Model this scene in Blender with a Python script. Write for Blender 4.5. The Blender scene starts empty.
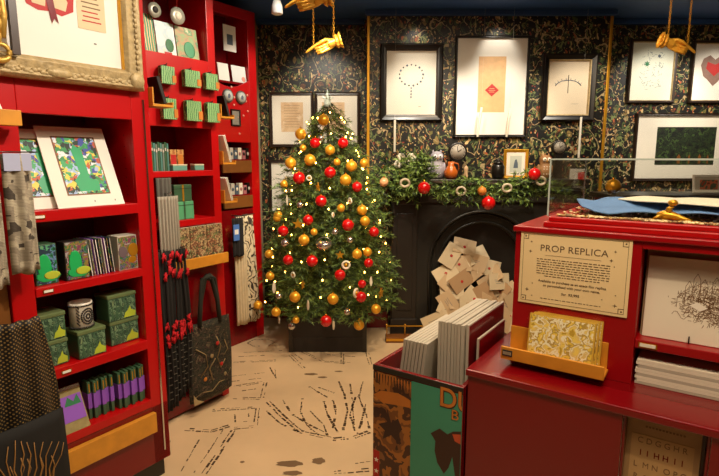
import bpy, bmesh, math, random
from mathutils import Vector, Matrix, Euler
random.seed(7)
R_ = math.radians
PI = math.pi
scene = bpy.context.scene
C = scene.collection

# ------------------------------------------------------------------ camera
F = 510.0; TH = R_(8.9); EYE = 1.6
cam_d = bpy.data.cameras.new('camera'); cam = bpy.data.objects.new('camera', cam_d); C.objects.link(cam)
cam_d.sensor_fit = 'HORIZONTAL'; cam_d.sensor_width = 36.0; cam_d.lens = 36.0*F/719.0
cam_d.clip_start = 0.05; cam_d.clip_end = 60
cam.location = (0, 0, EYE); cam.rotation_euler = (PI/2-TH, 0, 0)
scene.camera = cam
# ------------------------------------------------------------------ world, lights, exposure
scene.view_settings.view_transform = 'Standard'; scene.view_settings.look = 'None'
scene.view_settings.gamma = 1.0; scene.view_settings.exposure = 0.0
scene.view_settings.use_curve_mapping = False
wd = bpy.data.worlds.new('world'); scene.world = wd; wd.use_nodes = True
wd.node_tree.nodes['Background'].inputs[0].default_value = (1, .8, .6, 1)
wd.node_tree.nodes['Background'].inputs[1].default_value = 0.05
WARM = (1.0, .76, .50); WHITE = (1.0, .90, .76)
def area(name, loc, size, power, col=WARM, rot=(0, 0, 0)):
    d = bpy.data.lights.new(name, 'AREA'); d.shape = 'RECTANGLE'; d.size = size[0]; d.size_y = size[1]
    d.energy = power; d.color = col
    o = bpy.data.objects.new(name, d); C.objects.link(o); o.location = loc; o.rotation_euler = rot
    return o
def spot(name, loc, to, power, ang=50, blend=.6, col=WARM, rad=.03):
    d = bpy.data.lights.new(name, 'SPOT'); d.energy = power; d.color = col
    d.spot_size = R_(ang); d.spot_blend = blend; d.shadow_soft_size = rad
    o = bpy.data.objects.new(name, d); C.objects.link(o); o.location = loc
    o.rotation_euler = (Vector(to)-Vector(loc)).to_track_quat('-Z', 'Y').to_euler()
    return o
area('ceiling_fill_light', (.3, .6, 2.84), (1.6, 1.2), 38, WARM)  # soft fill added under the ceiling, not a fitted light panel
area('ceiling_fill_light', (.7, 2.9, 2.84), (1.6, .5), 34, WARM)  # second added fill, deeper into the room
# picture spots in front of the chimney breast and the back wall
for (x, y, tx, ty, tz, p) in ((.5, 3.75, .55, 4.7, 1.75, 70), (1.22, 3.75, 1.22, 4.7, 1.75, 70), (1.98, 3.75, 2.0, 4.7, 1.75, 70), (.5, 4.45, .5, 4.7, 2.5, 5), (1.22, 4.45, 1.22, 4.7, 2.5, 7),
                          (-.35, 4.0, -.35, 5, 1.9, 60), (2.75, 4.1, 2.8, 5, 2.0, 56), (3.4, 4.1, 3.4, 5, 2.0, 46), (3.0, 3.3, 3.1, 5, 1.6, 44)):
    spot('picture_spot', (x, y, 2.82), (tx, ty, tz), p, 62, .7, WHITE)
spot('shelf_spot', (.25, 1.55, 2.8), (-1.15, 1.95, 1.75), 120, 62, .6, WHITE)
spot('shelf_spot', (.1, 1.3, 2.8), (-1.1, 2.0, .95), 30, 50, .7, WARM)
spot('shelf_spot', (-.1, 2.6, 2.8), (-1.0, 3.15, 1.9), 85, 60, .6, WHITE)
spot('shelf_spot', (-.1, 2.7, 2.8), (-.95, 3.2, .9), 25, 50, .7, WARM)
spot('shelf_spot', (-.1, 3.9, 2.8), (-.95, 4.4, 1.9), 60, 60, .6, WHITE)
spot('tree_spot', (-.1, 2.6, 2.8), (-.27, 4.2, 1.3), 170, 44, .8, WHITE)
spot('tree_spot', (.35, 2.7, 2.8), (-.2, 4.2, .8), 90, 50, .8, WARM)
spot('floor_spot', (-.1, 2.2, 2.82), (-.15, 3.0, 0), 95, 60, .8, WARM)
spot('counter_spot', (.6, .5, 2.8), (.95, 1.7, 1.1), 54, 50, .7, WARM)
spot('counter_spot', (1.0, 1.7, 2.8), (.95, 1.75, 1.35), 34, 60, .8, WHITE)
spot('counter_spot', (.35, 1.6, 2.8), (.35, 1.85, .8), 14, 34, .8, WARM)
spot('hearth_spot', (1.15, 2.9, 2.8), (1.1, 4.5, .7), 110, 30, .8, WHITE)
spot('hand_fill_spot', (1.5, 2.3, 2.6), (2.1, 3.4, 2.36), 34, 40, .8, WARM)  # extra lamp added to brighten the dark right-hand gilded hand
spot('hand_fill_spot', (.2, 2.3, 2.75), (-.2, 3.4, 2.36), 14, 40, .8, WARM)  # matching fill aimed at the left gilded hand
spot('mantel_spot', (.9, 3.3, 2.8), (.95, 4.5, 1.4), 60, 70, .8, WARM)

# ------------------------------------------------------------------ frames of reference
AL = R_(34.5)
A = Vector((math.sin(AL), math.cos(AL), 0)); B = Vector((math.cos(AL), -math.sin(AL), 0))
RZL = R_(55.5)      # shelving faces: local x = A, local y = -B
RZR = R_(-34.5)     # counter faces: local x = B, local y = A
def W(a, b, z=0): return Vector((a*A.x+b*B.x, a*A.y+b*B.y, z))
def at_z(x, y, z):
    u, v = (x-359.5)/F, (238-y)/F; c, s = math.cos(TH), math.sin(TH)
    r = Vector((u, c+v*s, -s+v*c)); return r*((z-EYE)/r.z)+Vector((0, 0, EYE))
def at_y(x, y, Y):
    u, v = (x-359.5)/F, (238-y)/F; c, s = math.cos(TH), math.sin(TH)
    r = Vector((u, c+v*s, -s+v*c)); return r*(Y/r.y)+Vector((0, 0, EYE))

# ------------------------------------------------------------------ materials
def lin(h):
    h = h.lstrip('#'); v = [int(h[i:i+2], 16)/255 for i in (0, 2, 4)]
    return tuple((x/12.92 if x <= .04045 else ((x+.055)/1.055)**2.4) for x in v)+(1,)
MATS = {}
def mat(name, col, rough=.6, metal=0, spec=.5, var=.12, scale=12, emit=0, coat=0, bump=0):
    if name in MATS: return MATS[name]
    m = bpy.data.materials.new(name); m.use_nodes = True; nt = m.node_tree; b = nt.nodes['Principled BSDF']
    c = lin(col)
    tc = nt.nodes.new('ShaderNodeTexCoord'); n = nt.nodes.new('ShaderNodeTexNoise'); n.inputs['Scale'].default_value = scale
    n.inputs['Detail'].default_value = 4
    nt.links.new(tc.outputs['Object'], n.inputs['Vector'])
    mx = nt.nodes.new('ShaderNodeMix'); mx.data_type = 'RGBA'
    mx.inputs[6].default_value = tuple(x*(1-var) for x in c[:3])+(1,)
    mx.inputs[7].default_value = tuple(min(1, x*(1+var)) for x in c[:3])+(1,)
    nt.links.new(n.outputs[0], mx.inputs[0]); nt.links.new(mx.outputs[2], b.inputs['Base Color'])
    b.inputs['Roughness'].default_value = rough; b.inputs['Metallic'].default_value = metal
    b.inputs['Specular IOR Level'].default_value = spec; b.inputs['Coat Weight'].default_value = coat
    if emit:
        b.inputs['Emission Color'].default_value = c; b.inputs['Emission Strength'].default_value = emit
    if bump:
        bp = nt.nodes.new('ShaderNodeBump'); bp.inputs['Strength'].default_value = bump; bp.inputs['Distance'].default_value = .01
        nt.links.new(n.outputs[0], bp.inputs['Height']); nt.links.new(bp.outputs[0], b.inputs['Normal'])
    MATS[name] = m; return m
def set_ramp(r, stops):
    e = r.color_ramp.elements; e.remove(e[1]); e[0].position = stops[0][0]; e[0].color = lin(stops[0][1])
    for p, c in stops[1:]: e.new(p).color = lin(c)
def artmat(name, cols, scale=20, kind='noise', rough=.5, dist=.0, const=True):
    """printed patchwork of the given colours"""
    if name in MATS: return MATS[name]
    m = bpy.data.materials.new(name); m.use_nodes = True; nt = m.node_tree; b = nt.nodes['Principled BSDF']
    tc = nt.nodes.new('ShaderNodeTexCoord')
    src = tc.outputs['Object']
    if dist:
        n0 = nt.nodes.new('ShaderNodeTexNoise'); n0.inputs['Scale'].default_value = scale*.7
        nt.links.new(src, n0.inputs['Vector'])
        ad = nt.nodes.new('ShaderNodeMix'); ad.data_type = 'RGBA'; ad.blend_type = 'ADD'; ad.inputs[0].default_value = dist
        nt.links.new(src, ad.inputs[6]); nt.links.new(n0.outputs['Color'], ad.inputs[7]); src = ad.outputs[2]
    if kind == 'noise':
        n = nt.nodes.new('ShaderNodeTexNoise'); n.inputs['Scale'].default_value = scale; n.inputs['Detail'].default_value = 3; out = n.outputs[0]; lo, hi = .3, .7
    elif kind == 'wave':
        n = nt.nodes.new('ShaderNodeTexWave'); n.inputs['Scale'].default_value = scale; n.inputs['Distortion'].default_value = 1.5; out = n.outputs[1]; lo, hi = 0, 1
    else:
        n = nt.nodes.new('ShaderNodeTexVoronoi'); n.inputs['Scale'].default_value = scale
        sp = nt.nodes.new('ShaderNodeSeparateColor'); nt.links.new(n.outputs['Color'], sp.inputs[0]); out = sp.outputs[0]; lo, hi = 0, 1
    nt.links.new(src, n.inputs['Vector'])
    r = nt.nodes.new('ShaderNodeValToRGB'); r.color_ramp.interpolation = 'CONSTANT' if const else 'LINEAR'
    k = len(cols)
    set_ramp(r, [((lo+(hi-lo)*i/(k if const else max(1, k-1)) if i else 0), cc) for i, cc in enumerate(cols)])
    nt.links.new(out, r.inputs[0]); nt.links.new(r.outputs[0], b.inputs['Base Color'])
    b.inputs['Roughness'].default_value = rough
    MATS[name] = m; return m
def glass_mat(name, tint=(1, 1, 1, 1), refl=.10, rough=.02):
    if name in MATS: return MATS[name]
    m = bpy.data.materials.new(name); m.use_nodes = True; nt = m.node_tree; nt.nodes.clear()
    o = nt.nodes.new('ShaderNodeOutputMaterial'); t = nt.nodes.new('ShaderNodeBsdfTransparent'); g = nt.nodes.new('ShaderNodeBsdfGlossy')
    t.inputs[0].default_value = tint; g.inputs['Roughness'].default_value = rough
    lw = nt.nodes.new('ShaderNodeLayerWeight'); pw = nt.nodes.new('ShaderNodeMath'); pw.operation = 'POWER'; pw.inputs[1].default_value = 5; nt.links.new(lw.outputs['Facing'], pw.inputs[0]); f = nt.nodes.new('ShaderNodeMath'); f.operation = 'MULTIPLY'; f.inputs[1].default_value = .7; nt.links.new(pw.outputs[0], f.inputs[0])
    mu = nt.nodes.new('ShaderNodeMath'); mu.operation = 'ADD'; mu.inputs[1].default_value = refl; mu.use_clamp = True
    mi = nt.nodes.new('ShaderNodeMixShader'); nt.links.new(f.outputs[0], mu.inputs[0]); nt.links.new(mu.outputs[0], mi.inputs[0])
    nt.links.new(t.outputs[0], mi.inputs[1]); nt.links.new(g.outputs[0], mi.inputs[2]); nt.links.new(mi.outputs[0], o.inputs[0])
    MATS[name] = m; return m

def wallpaper_mat():
    m = bpy.data.materials.new('floral_wallpaper'); m.use_nodes = True; nt = m.node_tree; b = nt.nodes['Principled BSDF']
    L = nt.links.new; N = nt.nodes.new
    tc = N('ShaderNodeTexCoord')
    n0 = N('ShaderNodeTexNoise'); n0.inputs['Scale'].default_value = 7; L(tc.outputs['Object'], n0.inputs['Vector'])
    ad = N('ShaderNodeMix'); ad.data_type = 'RGBA'; ad.blend_type = 'ADD'; ad.inputs[0].default_value = .13
    L(tc.outputs['Object'], ad.inputs[6]); L(n0.outputs['Color'], ad.inputs[7])
    def layer(scale, thr, cols, prev, rnd=1, stretch=(1, 1, 1), rot=0):
        mp = N('ShaderNodeMapping'); mp.inputs['Scale'].default_value = stretch; mp.inputs['Rotation'].default_value = (0, rot, 0)
        L(ad.outputs[2], mp.inputs[0])
        v = N('ShaderNodeTexVoronoi'); v.inputs['Scale'].default_value = scale; v.inputs['Randomness'].default_value = rnd; L(mp.outputs[0], v.inputs['Vector'])
        sp = N('ShaderNodeSeparateColor'); L(v.outputs['Color'], sp.inputs[0])
        r = N('ShaderNodeValToRGB'); r.color_ramp.interpolation = 'CONSTANT'; set_ramp(r, [(i/len(cols), c) for i, c in enumerate(cols)])
        L(sp.outputs[0], r.inputs[0])
        lt = N('ShaderNodeMath'); lt.operation = 'LESS_THAN'; lt.inputs[1].default_value = thr; L(v.outputs['Distance'], lt.inputs[0])
        mx = N('ShaderNodeMix'); mx.data_type = 'RGBA'; L(lt.outputs[0], mx.inputs[0]); L(prev, mx.inputs[6]); L(r.outputs[0], mx.inputs[7])
        return mx.outputs[2]
    base = N('ShaderNodeRGB'); base.outputs[0].default_value = lin('#12120f')
    out = layer(20, .36, ['#4c5a2e', '#24301e', '#6a6434', '#58351f', '#33452a', '#86703f'], base.outputs[0], stretch=(1, 1, .55), rot=.6)
    out = layer(28, .32, ['#a8925a', '#3c4c2c', '#a4552f', '#cbae78', '#15150f', '#6c7440', '#2a3220', '#8a6a40'], out, stretch=(1.3, 1, .6), rot=-.7)
    out = layer(38, .27, ['#c07848', '#15150f', '#dcc08c', '#8a3a2c', '#15150f', '#b89058', '#15150f'], out)
    def tendril(scale, w, col, prev):
        n = N('ShaderNodeTexNoise'); n.inputs['Scale'].default_value = scale; n.inputs['Detail'].default_value = 1; L(ad.outputs[2], n.inputs['Vector'])
        s = N('ShaderNodeMath'); s.operation = 'SUBTRACT'; s.inputs[1].default_value = .5; L(n.outputs[0], s.inputs[0])
        a = N('ShaderNodeMath'); a.operation = 'ABSOLUTE'; L(s.outputs[0], a.inputs[0])
        l = N('ShaderNodeMath'); l.operation = 'LESS_THAN'; l.inputs[1].default_value = w; L(a.outputs[0], l.inputs[0])
        mx = N('ShaderNodeMix'); mx.data_type = 'RGBA'; L(l.outputs[0], mx.inputs[0]); L(prev, mx.inputs[6]); mx.inputs[7].default_value = lin(col)
        return mx.outputs[2]
    out = tendril(5, .009, '#a8926a', out); out = tendril(11, .010, '#6f7a48', out); out = tendril(15, .010, '#17160f', out)
    L(out, b.inputs['Base Color']); b.inputs['Roughness'].default_value = .42
    return m
WALLP = wallpaper_mat()
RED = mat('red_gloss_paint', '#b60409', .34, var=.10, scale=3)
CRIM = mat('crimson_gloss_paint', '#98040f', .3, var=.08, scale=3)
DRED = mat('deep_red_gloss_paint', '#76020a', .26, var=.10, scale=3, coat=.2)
NAVY = mat('navy_ceiling_paint', '#2a5290', .6)
CREAM = mat('cream_plaster', '#8d7a5e', .8)
BLK = mat('black_painted_wood', '#221d18', .38, bump=.05)
BLKF = mat('black_frame_lacquer', '#17130f', .3)
IRON = mat('black_cast_iron', '#2c2a25', .36, metal=.3, bump=.15, scale=30)
BROWNF = mat('dark_brown_frame', '#2b1c12', .35)
GOLD = mat('polished_gold', '#e8a92c', .24, metal=1, var=.05)
GOLDP = mat('gold_paint', '#d49a28', .35, metal=.6, var=.12)
GILT = mat('worn_gilt', '#b0986a', .5, metal=.12, var=.55, scale=40, bump=.6)
GILT2 = mat('yellow_gilt', '#c9a04a', .4, metal=.5, var=.3, scale=30, bump=.4)
OAK = mat('orange_oak', '#d08c2a', .42, var=.25, scale=18)
OAK2 = mat('brown_oak', '#7a4a1c', .45, var=.25, scale=18)
WHT = mat('white_paper', '#ebe6da', .7, var=.02)
MATB = mat('ivory_mat_board', '#e6dfcd', .75, var=.03)
MATG = mat('grey_paper', '#b9b2a2', .7, var=.06)
PARCH = mat('parchment', '#cfa874', .7, var=.16, scale=10)
PARCH2 = mat('pale_parchment', '#d9c29a', .7, var=.12, scale=10)
INK = mat('dark_ink', '#2a2622', .7)
INKB = mat('sepia_ink', '#7a5a3c', .7)
INKG = mat('grey_blue_ink', '#596673', .6)
REDI = mat('red_ink', '#b51f1a', .6)
GREEN = mat('green_print', '#2c7a4e', .5)
TINB = mat('tin_green', '#3e5f43', .35, var=.3, scale=25)
LIME = mat('lime_green', '#b4c438', .5)
PURP = mat('purple_card', '#8f54c0', .5)
PANE = glass_mat('picture_glass', refl=.012, rough=.3)
CASEG = glass_mat('case_glass', tint=(.99, .995, .993, 1), refl=.03)
EDGEG = mat('glass_edge', '#b9c8c4', .15, var=.03)
REDB = mat('red_bauble', '#c40f12', .16, var=.03, coat=.5)
GOLDB = mat('gold_bauble', '#efae30', .3, metal=.4, var=.05)
SILV = mat('silver', '#c9c6c0', .2, metal=.9, var=.05)
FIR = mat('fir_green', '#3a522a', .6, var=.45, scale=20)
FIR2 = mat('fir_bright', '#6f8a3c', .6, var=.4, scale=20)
BARK = mat('bark', '#3a2a1a', .9)
BLUEC = mat('blue_cloth', '#5f86b8', .8, var=.12, scale=14)
BULB = mat('warm_bulb', '#ffb048', .4, emit=40)
CHROME = mat('chrome', '#c8c8c8', .15, metal=1, var=.02)

# ------------------------------------------------------------------ mesh builder
class MB:
    def __init__(s): s.v = []; s.f = []; s.m = []; s.sm = []; s.mats = []; s.T = Matrix()
    def _mi(s, m):
        if m not in s.mats: s.mats.append(m)
        return s.mats.index(m)
    def add(s, vs, fs, m, smooth=False):
        k = len(s.v); s.v += [tuple(s.T @ Vector(p)) for p in vs]; i = s._mi(m)
        for f in fs: s.f.append(tuple(k+q for q in f)); s.m.append(i); s.sm.append(smooth)
        return s
    def box(s, x0, x1, y0, y1, z0, z1, m):
        return s.add([(x0, y0, z0), (x1, y0, z0), (x1, y1, z0), (x0, y1, z0), (x0, y0, z1), (x1, y0, z1), (x1, y1, z1), (x0, y1, z1)],
                     [(0, 3, 2, 1), (4, 5, 6, 7), (0, 1, 5, 4), (1, 2, 6, 5), (2, 3, 7, 6), (3, 0, 4, 7)], m)
    def prism(s, pts, y0, y1, m, smooth=False):   # outline in x,z, extruded along y
        n = len(pts)
        vs = [(p[0], y0, p[1]) for p in pts]+[(p[0], y1, p[1]) for p in pts]
        fs = [tuple(range(n)), tuple(range(2*n-1, n-1, -1))]+[(i, i+n, (i+1) % n+n, (i+1) % n) for i in range(n)]
        return s.add(vs, fs, m, smooth)
    def slab(s, pts, z0, z1, m):                  # outline in x,y, extruded along z
        n = len(pts)
        vs = [(p[0], p[1], z0) for p in pts]+[(p[0], p[1], z1) for p in pts]
        fs = [tuple(range(n-1, -1, -1)), tuple(range(n, 2*n))]+[(i, (i+1) % n, (i+1) % n+n, i+n) for i in range(n)]
        return s.add(vs, fs, m)
    def lathe(s, prof, m, n=20, c=(0, 0), axis='z', smooth=True):
        vs = []; fs = []
        for r, h in prof:
            for i in range(n):
                t = 2*PI*i/n; x, y = r*math.cos(t), r*math.sin(t)
                vs.append((c[0]+x, c[1]+y, h) if axis == 'z' else ((c[0]+x, h, c[1]+y)))
        k = len(prof)
        for j in range(k-1):
            for i in range(n): fs.append((j*n+i, j*n+(i+1) % n, (j+1)*n+(i+1) % n, (j+1)*n+i))
        fs.append(tuple(range(n-1, -1, -1))); fs.append(tuple((k-1)*n+i for i in range(n)))
        if axis != 'z': fs = [tuple(reversed(f)) for f in fs]
        return s.add(vs, fs, m, smooth)
    def sph(s, c, r, m, n=14, k=8, sc=(1, 1, 1)):
        vs = [(c[0], c[1], c[2]-r*sc[2])]; fs = []
        for j in range(1, k):
            p = -PI/2+PI*j/k
            for i in range(n):
                t = 2*PI*i/n; vs.append((c[0]+r*sc[0]*math.cos(p)*math.cos(t), c[1]+r*sc[1]*math.cos(p)*math.sin(t), c[2]+r*sc[2]*math.sin(p)))
        vs.append((c[0], c[1], c[2]+r*sc[2]))
        for i in range(n):
            fs.append((0, 1+(i+1) % n, 1+i)); fs.append((len(vs)-1, 1+(k-2)*n+i, 1+(k-2)*n+(i+1) % n))
            for j in range(k-2): a = 1+j*n; fs.append((a+i, a+(i+1) % n, a+n+(i+1) % n, a+n+i))
        return s.add(vs, fs, m, True)
    def tube(s, pts, r, m, n=6, closed=False):
        pts = [Vector(p) for p in pts]; rr = r if isinstance(r, (list, tuple)) else [r]*len(pts); vs = []; fs = []; k = len(pts)
        for i, p in enumerate(pts):
            d = (pts[(i+1) % k]-pts[i-1]) if closed else (pts[min(i+1, k-1)]-pts[max(i-1, 0)])
            d.normalize(); up = Vector((0, 0, 1)) if abs(d.z) < .9 else Vector((0, 1, 0))
            u = d.cross(up).normalized(); w = d.cross(u)
            for j in range(n): t = 2*PI*j/n; vs.append(p+(u*math.cos(t)+w*math.sin(t))*rr[i])
        for i in range(k if closed else k-1):
            a, b = i*n, ((i+1) % k)*n
            for j in range(n): fs.append((a+j, a+(j+1) % n, b+(j+1) % n, b+j))
        if not closed: fs.append(tuple(range(n-1, -1, -1))); fs.append(tuple((k-1)*n+j for j in range(n)))
        return s.add(vs, fs, m, True)
    def quad(s, a, b, c, d, m): return s.add([a, b, c, d], [(0, 1, 2, 3)], m)
    def sheet(s, fn, nu, nv, m, smooth=True):
        vs = [fn(i/nu, j/nv) for j in range(nv+1) for i in range(nu+1)]
        fs = [(j*(nu+1)+i, j*(nu+1)+i+1, (j+1)*(nu+1)+i+1, (j+1)*(nu+1)+i) for j in range(nv) for i in range(nu)]
        return s.add(vs, fs, m, smooth)
    def build(s, name, parent=None, loc=(0, 0, 0), rz=0, bevel=0, rot=None, solid=0, sub=0):
        me = bpy.data.meshes.new(name); me.from_pydata(s.v, [], s.f)
        for m in s.mats: me.materials.append(m)
        for p, i, q in zip(me.polygons, s.m, s.sm): p.material_index = i; p.use_smooth = q
        bm = bmesh.new(); bm.from_mesh(me); bmesh.ops.recalc_face_normals(bm, faces=bm.faces); bm.to_mesh(me); bm.free()
        o = bpy.data.objects.new(name, me); C.objects.link(o); o.location = loc; o.rotation_euler = rot if rot else (0, 0, rz)
        if parent: o.parent = parent
        if solid: md = o.modifiers.new('solid', 'SOLIDIFY'); md.thickness = solid; md.offset = 0
        if bevel: md = o.modifiers.new('bevel', 'BEVEL'); md.width = bevel; md.segments = 2; md.limit_method = 'ANGLE'
        if sub: md = o.modifiers.new('sub', 'SUBSURF'); md.levels = sub; md.render_levels = sub
        return o
def tag(o, label, cat, group=None, kind=None):
    if label: o['label'] = label
    if cat: o['category'] = cat
    if group: o['group'] = group
    if kind: o['kind'] = kind
    return o
def thing(name, label, cat, loc=(0, 0, 0), rz=0, group=None, rot=None):
    o = bpy.data.objects.new(name, None); C.objects.link(o); o.empty_display_size = .05
    o.location = loc; o.rotation_euler = rot if rot else (0, 0, rz)
    return tag(o, label, cat, group)
def copy_tree(o, parent=None):
    c = o.copy(); C.objects.link(c); c.parent = parent
    for ch in [x for x in C.objects if x.parent == o]: copy_tree(ch, c)
    return c
def struct(name, mb, **k):
    o = mb.build(name, **k); o['kind'] = 'structure'; return o
FONT_CACHE = {}
def text_obj(name, body, size, m, parent, loc, rot=(PI/2, 0, 0), ext=.0004, align='CENTER', sx=1, off=0, sp=1):
    cu = bpy.data.curves.new('t', 'FONT'); cu.body = body; cu.size = size; cu.extrude = ext; cu.align_x = align; cu.align_y = 'CENTER'; cu.offset = off; cu.space_character = sp
    tmp = bpy.data.objects.new('t', cu); C.objects.link(tmp); dg = bpy.context.evaluated_depsgraph_get()
    me = bpy.data.meshes.new_from_object(tmp.evaluated_get(dg)); bpy.data.objects.remove(tmp)
    me.materials.clear(); me.materials.append(m); o = bpy.data.objects.new(name, me); C.objects.link(o)
    o.parent = parent; o.location = loc; o.rotation_euler = rot; o.scale = (sx, 1, 1)
    return o

# ------------------------------------------------------------------ the setting
ZC = 2.868; YB = 5.0; YF = -2.5; BL = -3.62; XR = 3.9
xl = lambda y: (BL+B.y*-1*y)/B.x        # x of the left wall at depth y
P_bl = (xl(YB), YB); P_fl = (xl(YF), YF)
foot = [P_fl, (XR, YF), (XR, YB), P_bl]
FLOORM = mat('cream_printed_floor', '#dcc29c', .38, var=.22, scale=2.2)
floor = struct('floor', MB().slab(foot, -.05, 0, FLOORM))
struct('ceiling', MB().slab(foot, ZC, ZC+.05, NAVY))
t = .06
struct('wall_back', MB().slab([(P_bl[0]-.2, YB), (XR, YB), (XR, YB+t), (P_bl[0]-.2, YB+t)], 0, ZC, WALLP))
struct('wall_right', MB().slab([(XR, YF), (XR+t, YF), (XR+t, YB+t), (XR, YB+t)], 0, ZC, CREAM))
struct('wall_front', MB().slab([(P_fl[0], YF-t), (XR+t, YF-t), (XR+t, YF), (P_fl[0], YF)], 0, ZC, CREAM))
q = W(0, -t)
struct('wall_left', MB().slab([P_fl, P_bl, (P_bl[0]+q.x, P_bl[1]+q.y), (P_fl[0]+q.x, P_fl[1]+q.y)], 0, ZC, CREAM))
YBR = 4.7; BX0, BX1 = .078, 2.205
struct('wall_chimney_breast', MB().box(BX0, BX1, YBR, YB-.001, 0, ZC-.001, WALLP))
for i, x in enumerate((BX0, BX1)):
    mb = MB().box(x-.012, x+.012, YBR-.014, YBR+.012, .12, ZC-.001, GOLDP)
    struct('trim_%d' % (i+1), mb, bevel=.003)
struct('trim_3', MB().box(BX0-.03, BX1+.03, YBR-.05, YBR, ZC-.045, ZC-.0005, NAVY), bevel=.006)
struct('trim_4', MB().box(P_bl[0], BX0-.031, YB-.05, YB, ZC-.045, ZC-.0005, NAVY).box(BX1+.031, XR, YB-.05, YB, ZC-.045, ZC-.0005, NAVY), bevel=.006)
struct('baseboard_back', MB().box(P_bl[0]+.02, BX0-.002, YB-.025, YB, 0, .16, DRED).box(BX1+.002, XR, YB-.025, YB, 0, .16, DRED)
       .box(BX0-.02, .27, YBR-.025, YBR, 0, .16, DRED).box(1.96, BX1+.02, YBR-.025, YBR, 0, .16, DRED), bevel=.004)

# printed map marks on the floor: broken strokes like lines of tiny script
def floor_marks():
    mb = MB(); m = mat('floor_print_ink', '#4a3a2a', .45, var=.3, scale=30)
    o = lambda p: at_z(160+p[0]/2.868, 310+p[1]/2.868, 0)
    def stroke(pts, rows=1, wd=.015, gap=.022, dens=.8):
        P = [o(p) for p in pts]
        for k in range(rows):
            for a, b in zip(P, P[1:]):
                d = b-a; L = d.length; d.normalize(); n = Vector((-d.y, d.x, 0)); s = 0
                while s < L:
                    l = random.uniform(.008, .05)
                    if random.random() < dens:
                        c0 = a+d*s+n*(k*gap); c1 = a+d*min(L, s+l)+n*(k*gap)
                        w0 = wd*random.uniform(.3, 1)/2*.75; j = random.uniform(-.002, .002); z = Vector((0, 0, .0006))
                        mb.quad(c0+n*(w0+j)+z, c0-n*(w0-j)+z, c1-n*(w0-j)+z, c1+n*(w0+j)+z, m)
                    s += l+random.uniform(.004, .012)
    S = stroke
    S([(150, 290), (275, 282), (268, 332), (212, 337)], 2); S([(215, 300), (255, 297), (250, 320), (215, 322), (215, 300)])
    S([(212, 222), (298, 208), (288, 252), (212, 250)], 2); S([(235, 232), (275, 226)], 1)
    S([(60, 345), (150, 350), (200, 335)], 2, .02); S([(205, 345), (165, 405), (120, 470)], 2, .02); S([(180, 345), (140, 405), (95, 470)], 1)
    S([(112, 372), (60, 465)], 1); S([(30, 375), (10, 420)], 1)
    S([(210, 152), (332, 146)], 2); S([(205, 190), (300, 180)], 1); S([(205, 205), (290, 196)], 1)
    S([(250, 95), (270, 85), (310, 84), (330, 92), (312, 102), (268, 104), (250, 95)]); S([(240, 122), (350, 116)]); S([(225, 134), (300, 130)])
    S([(315, 165), (332, 196), (330, 170)], 1); S([(370, 130), (408, 168)], 2); S([(380, 122), (420, 150)])
    S([(400, 118), (470, 150), (545, 154)], 2); S([(520, 122), (518, 156)], 2); S([(590, 122), (600, 156)], 2); S([(480, 128), (560, 134)])
    S([(305, 265), (350, 310), (400, 352), (500, 374), (560, 368), (604, 352)], 2, .022)
    S([(305, 290), (340, 322), (395, 350)], 1, .022)
    for q in ([(352, 258), (372, 290)], [(412, 242), (402, 290), (420, 330), (450, 355)], [(428, 220), (462, 240), (498, 262), (505, 300), (495, 340)],
              [(455, 222), (500, 238)], [(513, 205), (528, 240), (538, 290), (525, 345)], [(545, 212), (552, 260), (556, 330)],
              [(582, 205), (570, 250), (592, 300), (600, 340)], [(430, 290), (470, 330), (480, 360)], [(380, 300), (430, 330), (470, 350)], [(560, 250), (545, 300), (560, 350)],
              [(470, 262), (480, 300), (510, 350)], [(590, 270), (575, 330), (565, 355)]): S(q, 1, .024, dens=.9)
    S([(560, 440), (608, 434)], 1); S([(500, 470), (600, 462)], 2)
    for (x, y, rx, ry) in ((372, 441, .07, .028), (455, 433, .035, .03), (380, 468, .05, .02), (433, 184, .05, .02), (466, 193, .035, .015), (512, 176, .03, .012), (236, 436, .012, .01)):
        c = o((x, y)); n = 16
        mb.add([(c.x+rx*math.cos(i*2*PI/n)*(1+.15*math.sin(i*3)), c.y+ry*math.sin(i*2*PI/n)*(1+.15*math.cos(i*2)), .0006) for i in range(n)], [tuple(range(n))], mat('floor_smudge', '#7a6248', .5))
    r = mb.build('map_print', floor); r['kind'] = 'stuff'
    # a broad printed border on the left of the walkway, partly under the shelving
floor_marks()

# ------------------------------------------------------------------ shelving on the left
def lp(a, d, z, face): return W(a, face-d, z)
B1, B2, B3 = -2.157, -2.61, -3.274
A1 = .80
# carcass of the near-left unit: origin at its left front foot
u1 = thing('shelving_unit', 'tall red shelving unit in the left foreground, with green tins on its third shelf', 'shelving unit', W(A1, B1), RZL)
Wd, Dp = .635, .40
mb = MB()
mb.box(0, .085, 0, .02, .10, 2.7, RED).box(.545, Wd, 0, .02, .10, 2.7, RED)           # stiles
mb.box(.085, .545, 0, .02, 1.769, 1.90, RED).box(.085, .545, 0, .02, 2.5, 2.7, RED)     # header rails
mb.box(.06, .085, .02, Dp, .10, 2.7, RED).box(.545, .565, .02, Dp, .10, 2.7, RED)
mb.box(Wd-.02, Wd, .02, Dp, .10, 2.7, RED)
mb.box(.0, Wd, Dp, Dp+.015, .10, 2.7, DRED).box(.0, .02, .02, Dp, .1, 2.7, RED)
mb.build('carcass', u1, bevel=.003)
mb = MB()
for z in (1.43, 1.47, 1.51, 1.55, 1.60, 1.65, 1.70): mb.box(.5435, .5447, .07, .075, z, z+.005, BLK).box(.5435, .5447, .3, .305, z, z+.005, BLK)
mb.build('shelf_pin_holes', u1)
for z0, z1 in ((1.351, 1.397), (1.055, 1.092), (.698, .742), (.40, .44), (1.80, 1.83)):
    MB().box(.085, .545, -.004 if z0 < 1.8 else .021, Dp, z0, z1, RED).build('shelf', u1, bevel=.003)
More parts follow.
